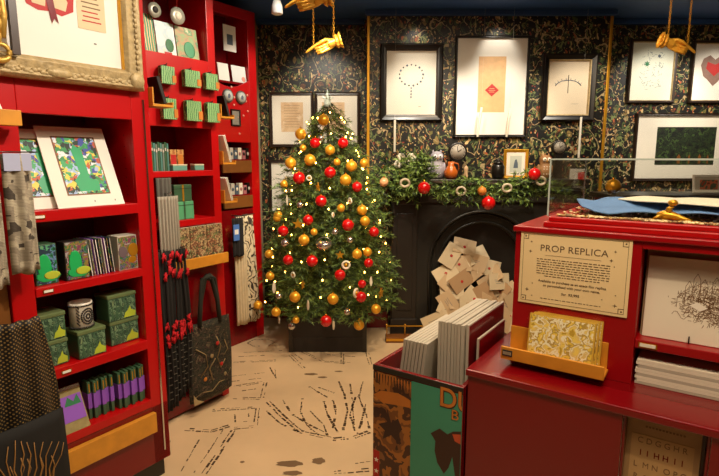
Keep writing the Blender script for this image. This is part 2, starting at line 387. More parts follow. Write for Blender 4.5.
MB().box(.02, Wd-.02, .03, Dp, 0, .10, BLK).build('plinth', u1)
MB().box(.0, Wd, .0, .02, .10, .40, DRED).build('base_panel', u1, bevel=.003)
o = MB().box(.12, .555, -.026, -.0005, .275, .375, OAK).build('oak_lip', u1, bevel=.003); o['label'] = 'orange oak lip'
for (x, z) in ((.105, 1.373), (.11, 1.074), (.15, .72)):
    MB().box(x, x+.04, -.008, -.0045, z-.008, z+.008, GOLD).box(x+.003, x+.037, -.009, -.008, z-.005, z+.005, WHT).build('price_holder', u1)
MB().box(.598, .606, -.006, -.0005, .15, 1.86, CHROME).build('edge_strip', u1)

# neighbour further left, most of it outside the frame
u0 = thing('wall_cabinet', 'red upper cabinet at the left edge, above the hanging printed scarves', 'cabinet', W(.30, B1+.02, 1.33), RZL)
MB().box(0, .495, 0, .4, 0, 1.3, RED).build('body', u0, bevel=.004)
u00 = thing('timber_panel', 'tan timber side panel at the left edge behind the hanging dotted bag', 'panel', W(.30, B1-.01, 0), RZL)
MB().box(0, .495, 0, .03, 0, 1.325, OAK2).build('board', u00, bevel=.003)

# mid unit
A2 = 1.55
u2 = thing('shelving_unit', 'red middle shelving unit with green packs pegged in two rows', 'shelving unit', W(A2, B2), RZL)
Wm = 2.215-A2; iw = 2.158-A2
mb = MB()
mb.box(iw, Wm, 0, .02, .0, 2.75, RED).box(0, .10, 0, .02, 0, 2.75, RED)
mb.box(.10, iw, 0, .02, 1.78, 2.185, RED)           # pack board
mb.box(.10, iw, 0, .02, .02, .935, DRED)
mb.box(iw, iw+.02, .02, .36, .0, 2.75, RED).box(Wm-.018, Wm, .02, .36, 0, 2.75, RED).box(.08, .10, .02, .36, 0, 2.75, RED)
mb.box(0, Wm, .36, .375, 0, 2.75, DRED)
mb.build('carcass', u2, bevel=.003)
for z0, z1 in ((2.165, 2.184), (1.49, 1.525), (1.19, 1.23), (.935, .955)):
    MB().box(.10, iw, .021 if z0 > 2 or z0 < 1 else -.004, .36, z0, z1, RED).build('shelf', u2, bevel=.003)
o = MB().box(.24, iw+.04, -.07, -.055, .935, 1.0, OAK).box(.24, iw+.04, -.055, -.0005, .935, .948, OAK).build('oak_tray_lip', u2, bevel=.003); o['label'] = 'orange oak lip of the floral notebook bin'

# far unit
A3 = 2.60
u3 = thing('shelving_unit', 'furthest red shelving unit beside the wallpapered corner, with round mirrors', 'shelving unit', W(A3, B3), RZL)
Wf = 3.215-A3; jw = 3.125-A3
mb = MB()
mb.box(jw, Wf, 0, .02, .0, 2.78, RED).box(0, .10, 0, .02, 0, 2.78, RED)
mb.box(.10, jw, 0, .02, 2.72, 2.78, RED)
arc = [(.10, 1.73), (jw, 1.73), (jw, 2.17)]+[(jw-(jw-.10)*i/10, 2.24-.07*(1-abs(1-2*i/10))**.5*0-.07*math.sin(PI*i/10)) for i in range(0, 11)]
mb.prism(arc, .0, .02, RED)
mb.box(.10, jw, .0, .02, 0, 1.17, DRED)
mb.box(jw, jw+.02, .02, .26, 0, 2.78, RED).box(.08, .10, .02, .26, 0, 2.78, RED).box(0, Wf, .26, .275, 0, 2.78, DRED)
mb.box(.0, Wf, .0, .26, 2.78, 2.80, RED)
mb.build('carcass', u3, bevel=.003)
for z0, z1 in ((2.20, 2.218), (1.56, 1.59), (1.27, 1.295)):
    MB().box(.10, jw, .021, .26, z0, z1, DRED).build('shelf', u3, bevel=.003)
for z in (1.48, 1.185):
    o = MB().box(.21, jw, -.004, .016, z, z+.10, OAK2).build('oak_front', u3, bevel=.003); o['label'] = 'brown oak front strip'

# ------------------------------------------------------------------ counter on the right
AR, BR = 1.629, -.657
c1 = thing('shop_counter', 'red counter base in the right foreground with an open recess for a letter print', 'counter', W(AR, BR), RZR)
ZL = .86; CW = 1.2
rx0, rx1 = .497, .72
mb = MB()
mb.box(.0, rx0, .012, .03, .04, ZL-.025, DRED).box(rx1, CW, .012, .03, .04, ZL-.025, DRED)
mb.box(.0, .018, .03, .85, .04, ZL-.025, DRED).box(CW-.018, CW, .03, .85, .04, ZL-.025, DRED)
mb.box(rx0, rx0+.008, .03, .14, .04, ZL-.025, DRED).box(rx1-.008, rx1, .03, .14, .04, ZL-.025, DRED).box(rx0, rx1, .14, .15, .04, ZL-.025, DRED)
mb.build('body', c1, bevel=.002)
MB().box(-.006, CW, .0, .86, ZL-.025, ZL, DRED).build('countertop', c1, bevel=.004)
MB().box(.02, CW-.02, .06, .85, 0, .04, BLK).build('plinth', c1)

AU, BU = 1.824, -.567
c2 = thing('display_cabinet', 'red cabinet on the counter carrying the sign, with two open shelves on the right', 'cabinet', W(AU, BU, ZL), RZR)
H2 = 1.36-ZL; UW = 1.1; pb = .378; po = .404    # post between panel and opening
mb = MB()
mb.box(0, po, 0, .02, 0, H2-.02, CRIM).box(po, UW, 0, .02, H2-.045, H2-.02, CRIM)
mb.box(0, .02, .02, .64, 0, H2-.02, CRIM).box(UW-.02, UW, .0, .64, 0, H2-.045, CRIM)
mb.box(po-.02, po, .02, .64, 0, H2-.02, RED).box(0, UW, .64, .655, 0, H2-.02, RED).box(po, UW, .40, .41, 0, H2-.045, BLK)
mb.build('carcass', c2, bevel=.002)
MB().box(po, UW-.02, .005, .40, .125, .155, CRIM).build('shelf', c2, bevel=.003)
mb = MB().box(-.008, UW, -.012, .66, H2-.02, H2, CRIM)
mb.build('top_board', c2, bevel=.004)
MB().box(.09, UW-.02, .012, .645, H2, H2+.02, RED).box(.105, UW-.03, .022, .635, H2+.02, H2+.038, RED).build('case_base', c2, bevel=.004)
MB().box(po+.012, po+.065, .001, .0045, .132, .149, GOLD).box(po+.016, po+.061, -.0005, .001, .135, .146, WHT).build('price_holder', c2)

# the sign
SG = mat('sign_cream', '#ecd5a4', .45, var=.05, scale=4); SK = mat('sign_brown_ink', '#5b4630', .6)
sg = thing('printed_sign', 'cream prop replica sign with thin border fixed to the red cabinet', 'sign', W(AU, -.368, 1.083)-A*.0005, RZR)
MB().box(-.178, .178, -.006, -.0005, 0, .262, SG).build('board', sg, bevel=.001)
mb = MB(); y0, y1 = -.0066, -.006
def rect_line(mb, x0, x1, z0, z1, w, m):
    mb.box(x0, x1, y0, y1, z0, z0+w, m).box(x0, x1, y0, y1, z1-w, z1, m).box(x0, x0+w, y0, y1, z0+w, z1-w, m).box(x1-w, x1, y0, y1, z0+w, z1-w, m)
rect_line(mb, -.168, .168, .010, .252, .0012, SK)
for sx in (-1, 1):
    for zz, sz in ((.010, 1), (.252, -1)):
        mb.box(min(sx*.150, sx*.152), max(sx*.150, sx*.152), y0, y1, min(zz, zz+sz*.018), max(zz, zz+sz*.018), SK)
        mb.box(min(sx*.150, sx*.168), max(sx*.150, sx*.168), y0, y1, min(zz+sz*.016, zz+sz*.018), max(zz+sz*.016, zz+sz*.018), SK)
        mb.lathe([(.003, y0), (.003, y1)], SK, 8, (sx*.160, zz+sz*.008), 'y')
def star(mb, x, z, r, m, yy0=-.0066, yy1=-.006, n=4, q=.35):
    mb.prism([(x+(r if i % 2 == 0 else r*q)*math.sin(PI*i/n), z+(r if i % 2 == 0 else r*q)*math.cos(PI*i/n)) for i in range(2*n)], yy0, yy1, m)
for x, z, r in ((-.14, .225, .004), (-.142, .19, .006), (.13, .215, .005), (.12, .185, .006), (-.148, .05, .007), (.14, .035, .007), (.13, .165, .003), (-.13, .03, .003), (.14, .07, .003), (.10, .05, .003), (-.13, .075, .003)):
    star(mb, x, z, r, SK)
for x, w in ((-.075, .03), (.0, .12), (.075, .03)): mb.box(x-w/2, x+w/2, y0, y1, .1805, .1815, SK)
mb.build('border_and_stars', sg)
text_obj('heading', 'PROP REPLICA', .032, SK, sg, (0, -.0063, .205), sx=1.02, sp=1.05)
ws = random.Random(3); mb = MB()
for k in range(8):      # small print too fine to read
    z = .166-k*.0085; x = -(.118 if k < 7 else .09); e = -x
    while x < e:
        w = ws.uniform(.004, .016); mb.box(x, min(x+w, e), y0, y1, z-.0012, z+.0016, SK); x += w+.0035
x = -.10
while x < .10: w = ws.uniform(.004, .016); mb.box(x, x+w, y0, y1, .024, .0262, SK); x += w+.0035
mb.build('small_print', sg)
text_obj('offer_text', 'Available to purchase as an exact film replica', .0122, SK, sg, (.0, -.0063, .088), off=.0002)
text_obj('offer_text', 'or personalised with your own name.', .0122, SK, sg, (.0, -.0063, .073), off=.0002)
text_obj('price', 'for  $3,995', .013, SK, sg, (.0, -.0063, .049), off=.0002)

# acrylic case on top
gc = thing('display_case', 'clear glass display case on top of the red cabinet holding a blue cloth', 'display case', W(AU+.024, -.468, 1.3985), RZR)
GW, GD, GH = .96, .60, .20; g = .005
MB().box(0, GW, 0, g, 0, GH-g, CASEG).build('front_pane', gc); MB().box(0, GW, GD-g, GD, 0, GH-g, CASEG).build('back_pane', gc)
MB().box(0, g, g, GD-g, 0, GH-g, CASEG).build('side_pane', gc); MB().box(GW-g, GW, g, GD-g, 0, GH-g, CASEG).build('side_pane', gc)
MB().box(0, GW, 0, GD, GH-g, GH, CASEG).build('top_pane', gc)
mb = MB()
for x in (0, GW-.004):
    for y in (0, GD-.004): mb.box(x-.0005, x+.0045, y-.0005, y+.0045, 0, GH, EDGEG)
mb.box(0, GW, -.0007, .0035, GH-.005, GH+.0003, EDGEG).box(0, GW, GD-.003, GD+.0007, GH-.005, GH+.0003, EDGEG).box(-.0007, .0035, 0, GD, GH-.005, GH+.0003, EDGEG)
mb.build('polished_edges', gc)
# contents of the case
zc = 1.3985
rg = random.Random(11); mb = MB(); GRV = artmat('pebble_mix', ['#a8824a', '#d4b060', '#8a6a44', '#e8d4a0', '#6a4a2c'], 60, 'voronoi')
for i in range(900):
    x = rg.uniform(.012, .60); y = rg.uniform(.012, .05) if i < 500 else rg.uniform(.1, .58); r = rg.uniform(.004, .008)
    mb.sph((x, y, r*.5), r, GRV, 6, 4, (1, 1, .6))
o = mb.build('gravel_bed', loc=W(AU+.024, -.452, zc), rz=RZR); tag(o, 'gold and brown pebbles scattered on the floor of the glass case', 'gravel', kind='stuff')
def cloth_from(pts, z, m, name, label, cat, th=.012, lift=0, seed=1, sub=5):
    """thin draped shape with an uneven surface, outline given by points on height z"""
    P = [at_z(x, y, z) for x, y in pts]; c = sum(P, Vector())/len(P); c.z = z
    bm = bmesh.new(); vs = [bm.verts.new((p.x-c.x, p.y-c.y, 0)) for p in P]; f = bm.faces.new(vs)
    if f.normal.z < 0: f.normal_flip()
    bmesh.ops.triangulate(bm, faces=bm.faces); bmesh.ops.subdivide_edges(bm, edges=bm.edges, cuts=sub, use_grid_fill=True)
    r = bmesh.ops.extrude_face_region(bm, geom=list(bm.faces)); up = [v for v in r['geom'] if isinstance(v, bmesh.types.BMVert)]
    for v in up: v.co.z = th+lift*(.5+.5*math.sin(v.co.x*26+seed)*math.cos(v.co.y*19+seed*2))
    bmesh.ops.recalc_face_normals(bm, faces=bm.faces)
    me = bpy.data.meshes.new(name); bm.to_mesh(me); bm.free(); me.materials.append(m)
    for p in me.polygons: p.use_smooth = False
    o = bpy.data.objects.new(name, me); C.objects.link(o); o.location = c; tag(o, label, cat); return o
# coordinates: x = along the case from its left end, y = depth from its front pane
def case_pt(x, y, z): return W(AU+.024+y, -.452+x, z)
def draped(name, label, cat, pts, zf, m, hf, n=14):
    # pts: outline in case coordinates
    bm = bmesh.new(); vs = [bm.verts.new((p[0], p[1], 0)) for p in pts]; bm.faces.new(vs)
    bmesh.ops.triangulate(bm, faces=bm.faces); bmesh.ops.subdivide_edges(bm, edges=bm.edges, cuts=n, use_grid_fill=True)
    r = bmesh.ops.extrude_face_region(bm, geom=list(bm.faces)); ups = [v for v in r['geom'] if isinstance(v, bmesh.types.BMVert)]
    for v in ups: v.co.z = .004+hf(v.co.x, v.co.y)
    for v in bm.verts:
        if v not in ups: v.co.z = hf(v.co.x, v.co.y)
    bmesh.ops.recalc_face_normals(bm, faces=bm.faces)
    me = bpy.data.meshes.new(name); bm.to_mesh(me); bm.free(); me.materials.append(m)
    for p in me.polygons: p.use_smooth = True
    o = bpy.data.objects.new(name, me); C.objects.link(o); o.location = case_pt(0, 0, zf); o.rotation_euler = (0, 0, RZR); return tag(o, label, cat)
draped('folded_cloth', 'blue cloth spread inside the glass case with a pointed left corner', 'cloth',
       [(.03, .24), (.08, .10), (.13, .035), (.20, .03), (.34, .07), (.60, .10), (.62, .40), (.42, .50), (.24, .50), (.10, .42)], zc+.006, BLUEC,
       lambda x, y: .002+.022*min(1, max(0, y-.03)/.2)+.009*abs(math.sin(x*17+y*6))+.003*math.sin(y*30)+.003)
draped('unfolded_letter', 'cream sheet of paper spread over the blue cloth in the glass case', 'paper',
       [(.17, .26), (.24, .17), (.36, .115), (.62, .12), (.62, .36), (.40, .45), (.24, .42)], zc+.046, mat('cream_sheet', '#e8e0c6', .6, var=.03),
       lambda x, y: .002+.005*abs(math.sin(x*12+y*5)), 10)
# gold dragonfly-like figurine
fg = thing('gold_figurine', 'small gold creature figurine at the front of the glass case', 'figurine', case_pt(.35, .06, zc+.004), RZR)
mb = MB(); mb.tube([(-.035, 0, .012), (-.015, 0, .016), (.01, 0, .014), (.04, 0, .006), (.062, -.01, .003)], [.012, .016, .014, .008, .003], GOLDP, 10)
mb.build('body', fg)
MB().tube([(-.004, 0, .022), (-.002, 0, .038), (.006, 0, .046)], [.012, .009, .007], GOLDP, 10).sph((.006, -.002, .056), .013, GOLDP, 12, 8, (1.15, .9, .85)).build('head', fg)
for sx in (-1, 1):
    MB().tube([(-.02, sx*.008, .016), (-.03, sx*.022, .012), (-.045, sx*.02, .003)], [.006, .005, .004], GOLDP, 8).build('leg', fg)

# bin for prints, left of the counter
pbin = thing('print_bin', 'deep red open-topped bin with posters on its front, standing beside the counter', 'bin', W(AR, -1.052), RZR)
BW, BD, BH = .385, .64, .787
mb = MB()
mb.box(0, BW, 0, .018, .03, BH, DRED).box(0, BW, BD-.018, BD, .03, BH, DRED).box(0, .018, .018, BD-.018, .03, BH, DRED).box(BW-.018, BW, .018, BD-.018, .03, BH, DRED)
mb.box(.018, BW-.018, .018, BD-.018, .42, .44, DRED).box(.03, BW-.03, .03, BD-.03, 0, .03, BLK)
mb.build('body', pbin, bevel=.002)
MB().box(0, BW, -.004, -.0003, BH-.022, BH-.001, BLK).build('front_edge_strip', pbin)
POB = artmat('brown_poster', ['#3a1c10', '#7a4a20', '#a86a2a', '#4a2a18', '#8a5a30', '#c08038'], 9, 'noise', dist=.1)
TEAL = mat('teal_poster', '#3f9377', .5, var=.08, scale=6)
ORG = mat('orange_print', '#c2752a', .5, var=.15); DBR = mat('dark_brown_print', '#3d2418', .6)
pp = thing('brown_poster', 'dark brown and orange striped poster, left of the teal one on the bin front', 'poster', W(AR, -1.052+.088, .06)-A*.0003, RZR)
MB().box(-.086, .086, -.003, -.0005, 0, .70, POB).build('sheet', pp)
mb = MB()
for i in range(26):   # thatch like fringe at the top
    x = -.084+i*.0066; mb.prism([(x, .695), (x+.005, .695), (x+.0035+rg.uniform(-.002, .002), .645+rg.uniform(0, .015))], -.0037, -.0031, ORG if i % 2 else DBR)
mb.prism([(-.084, .60), (-.05, .625), (.03, .635), (.084, .62), (.084, .59), (.03, .585), (-.04, .575)], -.0038, -.0031, ORG)
mb.prism([(-.02, .56), (.0, .50), (.03, .53), (.05, .49), (.03, .46), (.04, .42), (.0, .45), (-.04, .42), (-.03, .46), (-.06, .48), (-.02, .50)], -.0036, -.0031, DBR)
mb.box(-.084, -.055, -.0038, -.0031, .18, .36, REDI)
for k in range(3): star(mb, -.069, .22+.05*k, .012, WHT, -.0044, -.0039, 5, .4)
mb.build('print', pp)
pt = thing('teal_poster', 'teal poster with orange letters and a dark creature, on the bin front', 'poster', W(AR, -1.052+.279, .06)-A*.0003, RZR)
MB().box(-.104, .104, -.003, -.0005, 0, .70, TEAL).build('sheet', pt)
L_ = []
L_.append(text_obj('lettering_shadow', 'DU', .105, DBR, pt, (.083, -.0034, .668), off=.004, sx=.92))
L_.append(text_obj('lettering', 'DU', .105, ORG, pt, (.082, -.0040, .670), sx=.92, off=.001))
L_.append(text_obj('lettering_shadow', 'B', .055, DBR, pt, (.078, -.0034, .612), off=.003))
L_.append(text_obj('lettering', 'B', .055, ORG, pt, (.077, -.0040, .614)))
for o_ in L_:      # the counter edge cuts the printed letters
    bm = bmesh.new(); bm.from_mesh(o_.data); lim = (.1035-o_.location.x)/o_.scale.x
    bmesh.ops.bisect_plane(bm, geom=list(bm.verts)+list(bm.edges)+list(bm.faces), plane_co=(lim, 0, 0), plane_no=(1, 0, 0), clear_outer=True); bm.to_mesh(o_.data); bm.free()
mb = MB().prism([(-.018, .515), (.018, .545), (.05, .532), (.072, .55), (.072, .45), (.058, .40), (.04, .37), (.012, .405), (.0, .45), (.002, .49)], -.0040, -.0033, DBR)
mb.prism([(.072, .55), (.103, .56), (.103, .10), (.084, .10), (.086, .37), (.072, .45)], -.0040, -.0033, DBR)
mb.prism([(.07, .54), (.103, .548), (.103, .51), (.08, .515)], -.0046, -.0041, mat('orange_red_print', '#c2502a', .5))
mb.build('creature_print', pt)
# prints standing in the bin
def board(a0, a1, b, z0, z1, t, m, name, label, lean=0, group=None, face=None):
    mb = MB().box(0, t, 0, a1-a0, 0, z1-z0, m)
    if face: mb.box(t, t+.0006, .006, a1-a0-.006, .006, z1-z0-.006, face)
    o = mb.build(name, loc=W(a0, b, z0), rot=(0, lean, RZR), bevel=.0008)
    return tag(o, label, 'print', group)
for k in range(9):
    h = .975-rg.uniform(0, .006)
    if k < 8: board(1.76+rg.uniform(-.004, .004), 2.16, -.836+k*.0138, .442, h, .0118, MATG, 'mounted_print', 'white mounted print upright in the taller right-hand row of the bin', 0, 'prints in the taller row of the bin')
    else: board(1.77, 2.17, -.722, .442, .972, .010, MATG, 'mounted_print', 'red-faced mounted print on the counter side of the bin', 0, None, DRED)
for k in range(7):
    board(1.72, 2.12, -1.02+k*.0155, .442, .885, .012, MATG, 'mounted_print', 'mounted print leaning in the lower left-hand row of the bin', R_(7), 'prints in the lower leaning row of the bin')
board(1.80, 2.10, -.69, .442, .915, .008, MATG, 'mounted_print', 'narrow red print pressed against the counter side of the bin', 0, None, DRED)

# clear wrapped packet in the oak tray on the cabinet front
tr = thing('oak_tray', 'orange oak tray with silver tag fixed to the red cabinet below the sign', 'tray', W(AU, -.402, .888)-A*.0005, RZR)
mb = MB().box(-.165, .165, -.006, -.0005, 0, .10, OAK).box(-.170, .170, -.085, -.0065, 0, .010, OAK)
mb.build('body', tr, bevel=.002)
o = MB().box(-.170, .170, -.095, -.0855, 0, .046, OAK).build('front_lip', tr, bevel=.002)
MB().box(-.163, -.128, -.098, -.0955, .014, .036, INK).box(-.160, -.131, -.0988, -.098, .019, .031, SILV).build('tag_holder', tr)
CELL = glass_mat('cellophane', tint=(1, .99, .96, 1), refl=.08, rough=.12)
MAPB = artmat('gold_map_print', ['#c8a838', '#f8e070', '#ecd488', '#fffbe0', '#c0a450', '#f4d858', '#fff8d8'], 30, 'noise', dist=.08)
for k, (dx, lab) in enumerate(((0, 'front gold patterned wrapped packet in the oak tray'), (.008, 'middle wrapped packet in the oak tray, behind the front one'), (.016, 'rearmost wrapped packet in the oak tray, its edge showing right'))):
    pk = thing('wrapped_packet', lab, 'packet', W(AU, -.385, .899)+B*(dx)-A*(.060-k*.018), RZR, rot=(R_(-9), 0, RZR))
    MB().box(-.105, .112, -.006, .006, 0, .160, mat('packet_card', '#dcb648', .5)).box(-.100, .107, -.0068, -.0061, .004, .156, MAPB).build('contents', pk)
    MB().sheet(lambda u, v: (-.112+.230*u, -.0085-.002*math.sin(u*21+v*5)*math.cos(v*17+u*4)-.001, .002+.168*v+.003*math.sin(u*9)), 26, 16, CELL).build('clear_wrap', pk)
# print on the upper opening
rp = thing('mounted_print', 'large white print of a castle drawing standing in the upper opening of the right cabinet', 'print', W(AU+.055, .06, ZL+.1565), RZR, rot=(R_(-7), 0, RZR))
MB().box(-.215, .26, .016, .020, .0, .292, mat('tan_board', '#9c8666', .7)).build('backing', rp)
MB().box(-.208, .26, .0, .0155, 0, .268, MATB).build('mat_board', rp, bevel=.001)
dr = random.Random(5); mb = MB(); yy0, yy1 = -.0006, -.0001
def line(mb, x0, z0, x1, z1, w, m, ya=-.0006, yb=-.0001):
    d = Vector((x1-x0, z1-z0)); d.normalize() if d.length else None; n = Vector((-d.y, d.x))*w/2
    mb.prism([(x0+n.x, z0+n.y), (x1+n.x, z1+n.y), (x1-n.x, z1-n.y), (x0-n.x, z0-n.y)], ya, yb, m)
for i in range(1000):
    x = dr.gauss(-.03, .055); z = dr.gauss(.130, .034)
    if (x+.03)/.12 > 1 or abs(x+.03)/.12+abs(z-.13)/.10 > 1.05 or abs(z-.135) > .085: continue
    t_ = dr.choice((0, PI/2, .5, -.5, 1.2)); l = dr.uniform(.004, .018); line(mb, x, z, x+l*math.cos(t_), z+l*math.sin(t_), .0012, INKB)
for x, z, h in ((-.09, .13, .05), (-.07, .15, .055), (-.05, .16, .03), (-.02, .14, .06), (.0, .17, .05), (.02, .12, .08), (-.11, .11, .03)):
    rw = .009; line(mb, x-rw, z, x-rw, z+h, .0014, INKB); line(mb, x+rw, z, x+rw, z+h, .0014, INKB); line(mb, x-rw, z+h, x, z+h+.018, .0014, INKB); line(mb, x+rw, z+h, x, z+h+.018, .0014, INKB)
mb.prism([(-.085, .12), (-.055, .105), (-.035, .118), (-.065, .133)], -.0008, -.0002, WHT)
for k in range(30): x = -.13+k*.007; line(mb, x, .085+.012*math.sin(k), x+.006, .085+.012*math.sin(k+1), .0014, INKB)
mb.build('drawing', rp)
MB().box(-.078, -.074, -.012, -.004, -.0, .022, BLK).build('stand_peg', rp)
# stack of prints on lower shelf (one thing per board)
sr = random.Random(8)
for k in range(9):
    w_ = sr.uniform(-.004, .004)
    o = MB().box(-.15+w_, .30+w_, -.004, .30, 0, .0088, MATB if k % 3 else MATG).build('flat_print', loc=W(AU+.02, -.002, ZL+.0008+k*.0095), rz=RZR, bevel=.0008)
    tag(o, 'white mounted print lying in the flat stack under the right cabinet shelf' if k < 8 else 'topmost print of the flat stack, with a small grey caption', 'print', 'flat stack of prints in the right cabinet' if k < 8 else None)
    if k == 8:
        p = MB()
        for i in range(8): p.box(-.03+i*.012, -.022+i*.012, .02, .024, .0089, .0094, INKB)
        p.build('caption', o)
# letter print in the recess of the counter
lpnt = thing('letter_print', 'parchment print of rows of letters standing in the recess below the counter', 'print', W(AR+.055, -.052, .345), RZR, rot=(R_(-3), 0, RZR))
MB().box(-.10, .096, 0, .006, 0, .478, mat('aged_card', '#a8865c', .6, var=.15)).build('card', lpnt, bevel=.001)
MB().box(-.085, .080, -.0012, -.0002, .02, .41, mat('aged_panel', '#bf9a68', .6, var=.15)).build('panel', lpnt)
for r_ in range(6):
    text_obj('letters', ('C D G G H R', 'I  I  H H  I  I', 'L  M N  O P Q', 'R  S T U  V W', 'X Y Z  A B C', 'D E F G H I')[r_], .026, DRED if r_ == 1 else INKB, lpnt, (-.002, -.0016, .392-r_*.040), sx=.9, ext=.0003, off=.0004 if r_ == 1 else 0)
lps = MB()
for i in range(12): lps.box(-.05+i*.009, -.044+i*.009, -.0007, -.0001, .435, .441, INKB)
lps.build('heading_line', lpnt)
# rest under the recess print
MB().box(rx0+.009, rx1-.009, .032, .139, .30, .344, DRED).build('recess_shelf', c1)

# ------------------------------------------------------------------ fireplace
fp = thing('fireplace', 'black fireplace with arched opening below the garland, full of envelopes', 'fireplace', (1.11, YBR, 0), 0)
def arch(cx, r, zs, z0, n=24): return [(cx+r, z0)]+[(cx+r*math.cos(PI*i/n), zs+r*math.sin(PI*i/n)) for i in range(n+1)]+[(cx-r, z0)]
ax = -.01; zs = .66
MB().prism([(-.82, 0), (-.82, 1.34), (.82, 1.34), (.82, 0)]+arch(ax, .46, zs, 0), -.20, -.12, IRON).build('surround', fp, bevel=.005)
MB().prism([(-.46+ax, 0)]+[(ax-.46*math.cos(PI*i/24), zs+.46*math.sin(PI*i/24)) for i in range(25)]+[(ax+.46, 0)]+arch(ax, .36, zs, 0), -.165, -.12, IRON).build('cast_insert', fp, bevel=.004)
mb = MB()
for rr, tw in ((.475, .012), (.445, .007), (.375, .010)):
    mb.tube([(ax+rr, -.20 if rr > .46 else -.167, .02)]+[(ax+rr*math.cos(PI*i/30), -.20 if rr > .46 else -.167, zs+rr*math.sin(PI*i/30)) for i in range(31)]+[(ax-rr, -.20 if rr > .46 else -.167, .02)], tw, IRON, 8)
mb.build('arch_moulding', fp)
MB().box(-.80, .80, -.118, -.002, 0, 1.33, BLK).build('back_plate', fp)
for s in (-1, 1):
    x0, x1 = sorted((s*.82, s*.60))
    mb = MB().box(x0, x1, -.235, -.201, .16, 1.20, BLK).box(x0-.01, x1+.01, -.245, -.201, 0, .16, BLK).box(x0-.008, x1+.008, -.245, -.201, 1.20, 1.34, BLK)
    mb.box(x0+.04, x1-.04, -.245, -.236, .24, 1.12, BLK)
    mb.build('pilaster', fp, bevel=.006)
MB().box(-.59, .59, -.225, -.201, 1.215, 1.335, BLK).build('frieze', fp, bevel=.005)
MB().box(-.88, .88, -.28, -.001, 1.38, 1.42, BLK).box(-.85, .85, -.26, -.001, 1.34, 1.38, BLK).build('mantel_shelf', fp, bevel=.008)
ZM = 1.4205
# fender
P0 = (.24, 4.27); fd = thing('fender', 'low brass hearth fender at the foot of the black fireplace', 'fender', (.40, 4.30, 0))
MB().box(-.17, .75, -.03, .06, 0, .055, OAK2).build('base', fd, bevel=.004)
mb = MB().tube([(-.165, .015, .14), (.745, .015, .14)], .006, GOLDP, 8)
for x in (-.16, .0, .17, .34, .5, .74): mb.tube([(x, .015, .055), (x, .015, .14)], .005, GOLDP, 8).sph((x, .015, .15), .010, GOLDP, 10, 6)
mb.build('rail', fd)
MB().box(-.165, .745, -.033, -.030, .018, .04, GOLDP).build('brass_band', fd)

# envelopes heaped in the fireplace
ev = random.Random(21)
EVM = [mat('envelope_buff', '#c4a880', .7, var=.06), mat('envelope_cream', '#d2be98', .7, var=.06), mat('envelope_tan', '#ae8c64', .7, var=.08)]
def make_env(m, seal):
    e = MB().box(-.105, .105, -.0025, .0025, 0, .145, m).build('envelope')
    if seal:
        MB().prism([(-.103, .143), (.103, .143), (.006, .062), (-.006, .062)], -.0036, -.0026, m).build('flap', e)
        MB().lathe([(.011, -.0050), (.013, -.0037)], REDI, 12, (0, .066), 'y').build('wax_seal', e)
    else:
        q = MB()
        for i in range(3): q.box(-.05+.006*i, .035-.01*i, -.0032, -.0026, .085-.016*i, .088-.016*i, INKG)
        q.build('address', e)
    return e
protos = [make_env(EVM[0], True), make_env(EVM[1], False), make_env(EVM[2], True), make_env(EVM[1], True), make_env(EVM[0], False)]
used = [False]*5
spots_e = []
for (x, y) in ((458, 252), (473, 262), (488, 268), (450, 272), (466, 280), (482, 284), (500, 282), (511, 292), (453, 292), (470, 297), (488, 300), (505, 305), (446, 309), (463, 312), (480, 315), (498, 320),
               (438, 322), (515, 315), (455, 328), (525, 300), (520, 330), (535, 318), (545, 335), (430, 334), (470, 335), (490, 340), (464, 246), (480, 255), (494, 275), (460, 264), (474, 274), (505, 290), (446, 284), (461, 301), (478, 292), (493, 310), (442, 300), (508, 300), (470, 306), (486, 322), (450, 320)):
    spots_e.append((x, y))
for i, (x, y) in enumerate(spots_e):
    zz = max(.02, (345-y)/112.0); Y = 4.22+.24*min(1, zz/.8)+ev.uniform(-.01, .01)
    p = at_y(x, y, Y); k = ev.randrange(5)
    o = protos[k] if not used[k] else copy_tree(protos[k]); used[k] = True
    o.rotation_euler = (R_(-ev.uniform(12, 34)), R_(ev.choice((-38, -24, -12, 8, 20, 34, 62, -60))+ev.uniform(-8, 8)), R_(ev.uniform(-22, 22)))
    o.location = (p.x, Y, max(.012, p.z-.07))
    seal = k in (0, 2, 3)
    tag(o, 'sealed envelope with red wax seal in the heap filling the fireplace' if seal else 'addressed envelope without seal in the heap filling the fireplace', 'envelope', 'sealed envelopes in the fireplace' if seal else 'addressed envelopes in the fireplace')
for k in range(5):
    if not used[k]:
        for ch in list(protos[k].children): bpy.data.objects.remove(ch)
        bpy.data.objects.remove(protos[k])

# ------------------------------------------------------------------ framed pictures
def frame_mb(w, h, mw, d, m, lip=None, ornate=False):
    """mitred moulding around a w x h outline, back at y=0, front towards -y"""
    mb = MB(); prof = [(0, 0), (0, -d*.7), (mw*.15, -d), (mw*.45, -d*.82), (mw*.8, -d*.9), (mw, -d*.5), (mw, 0)]
    if lip: prof = [(0, 0), (0, -d*.75), (mw*.2, -d), (mw*.6, -d*.8), (mw*.8, -d*.75), (mw*.8, 0)]
    def ring(prof, m):
        co = [(-w/2, 0, 1, 1), (w/2, 0, -1, 1), (w/2, h, -1, -1), (-w/2, h, 1, -1)]; n = len(prof)
        vs = [(cx+sx*t_, yy, cz+sz*t_) for cx, cz, sx, sz in co for t_, yy in prof]
        fs = [(i*n+j, i*n+(j+1) % n, ((i+1) % 4)*n+(j+1) % n, ((i+1) % 4)*n+j) for i in range(4) for j in range(n)]
        mb.add(vs, fs, m)
    ring(prof, m)
    if lip: ring([(mw*.8, 0), (mw*.8, -d*.7), (mw*.92, -d*.65), (mw, -d*.4), (mw, 0)], lip)
    return mb
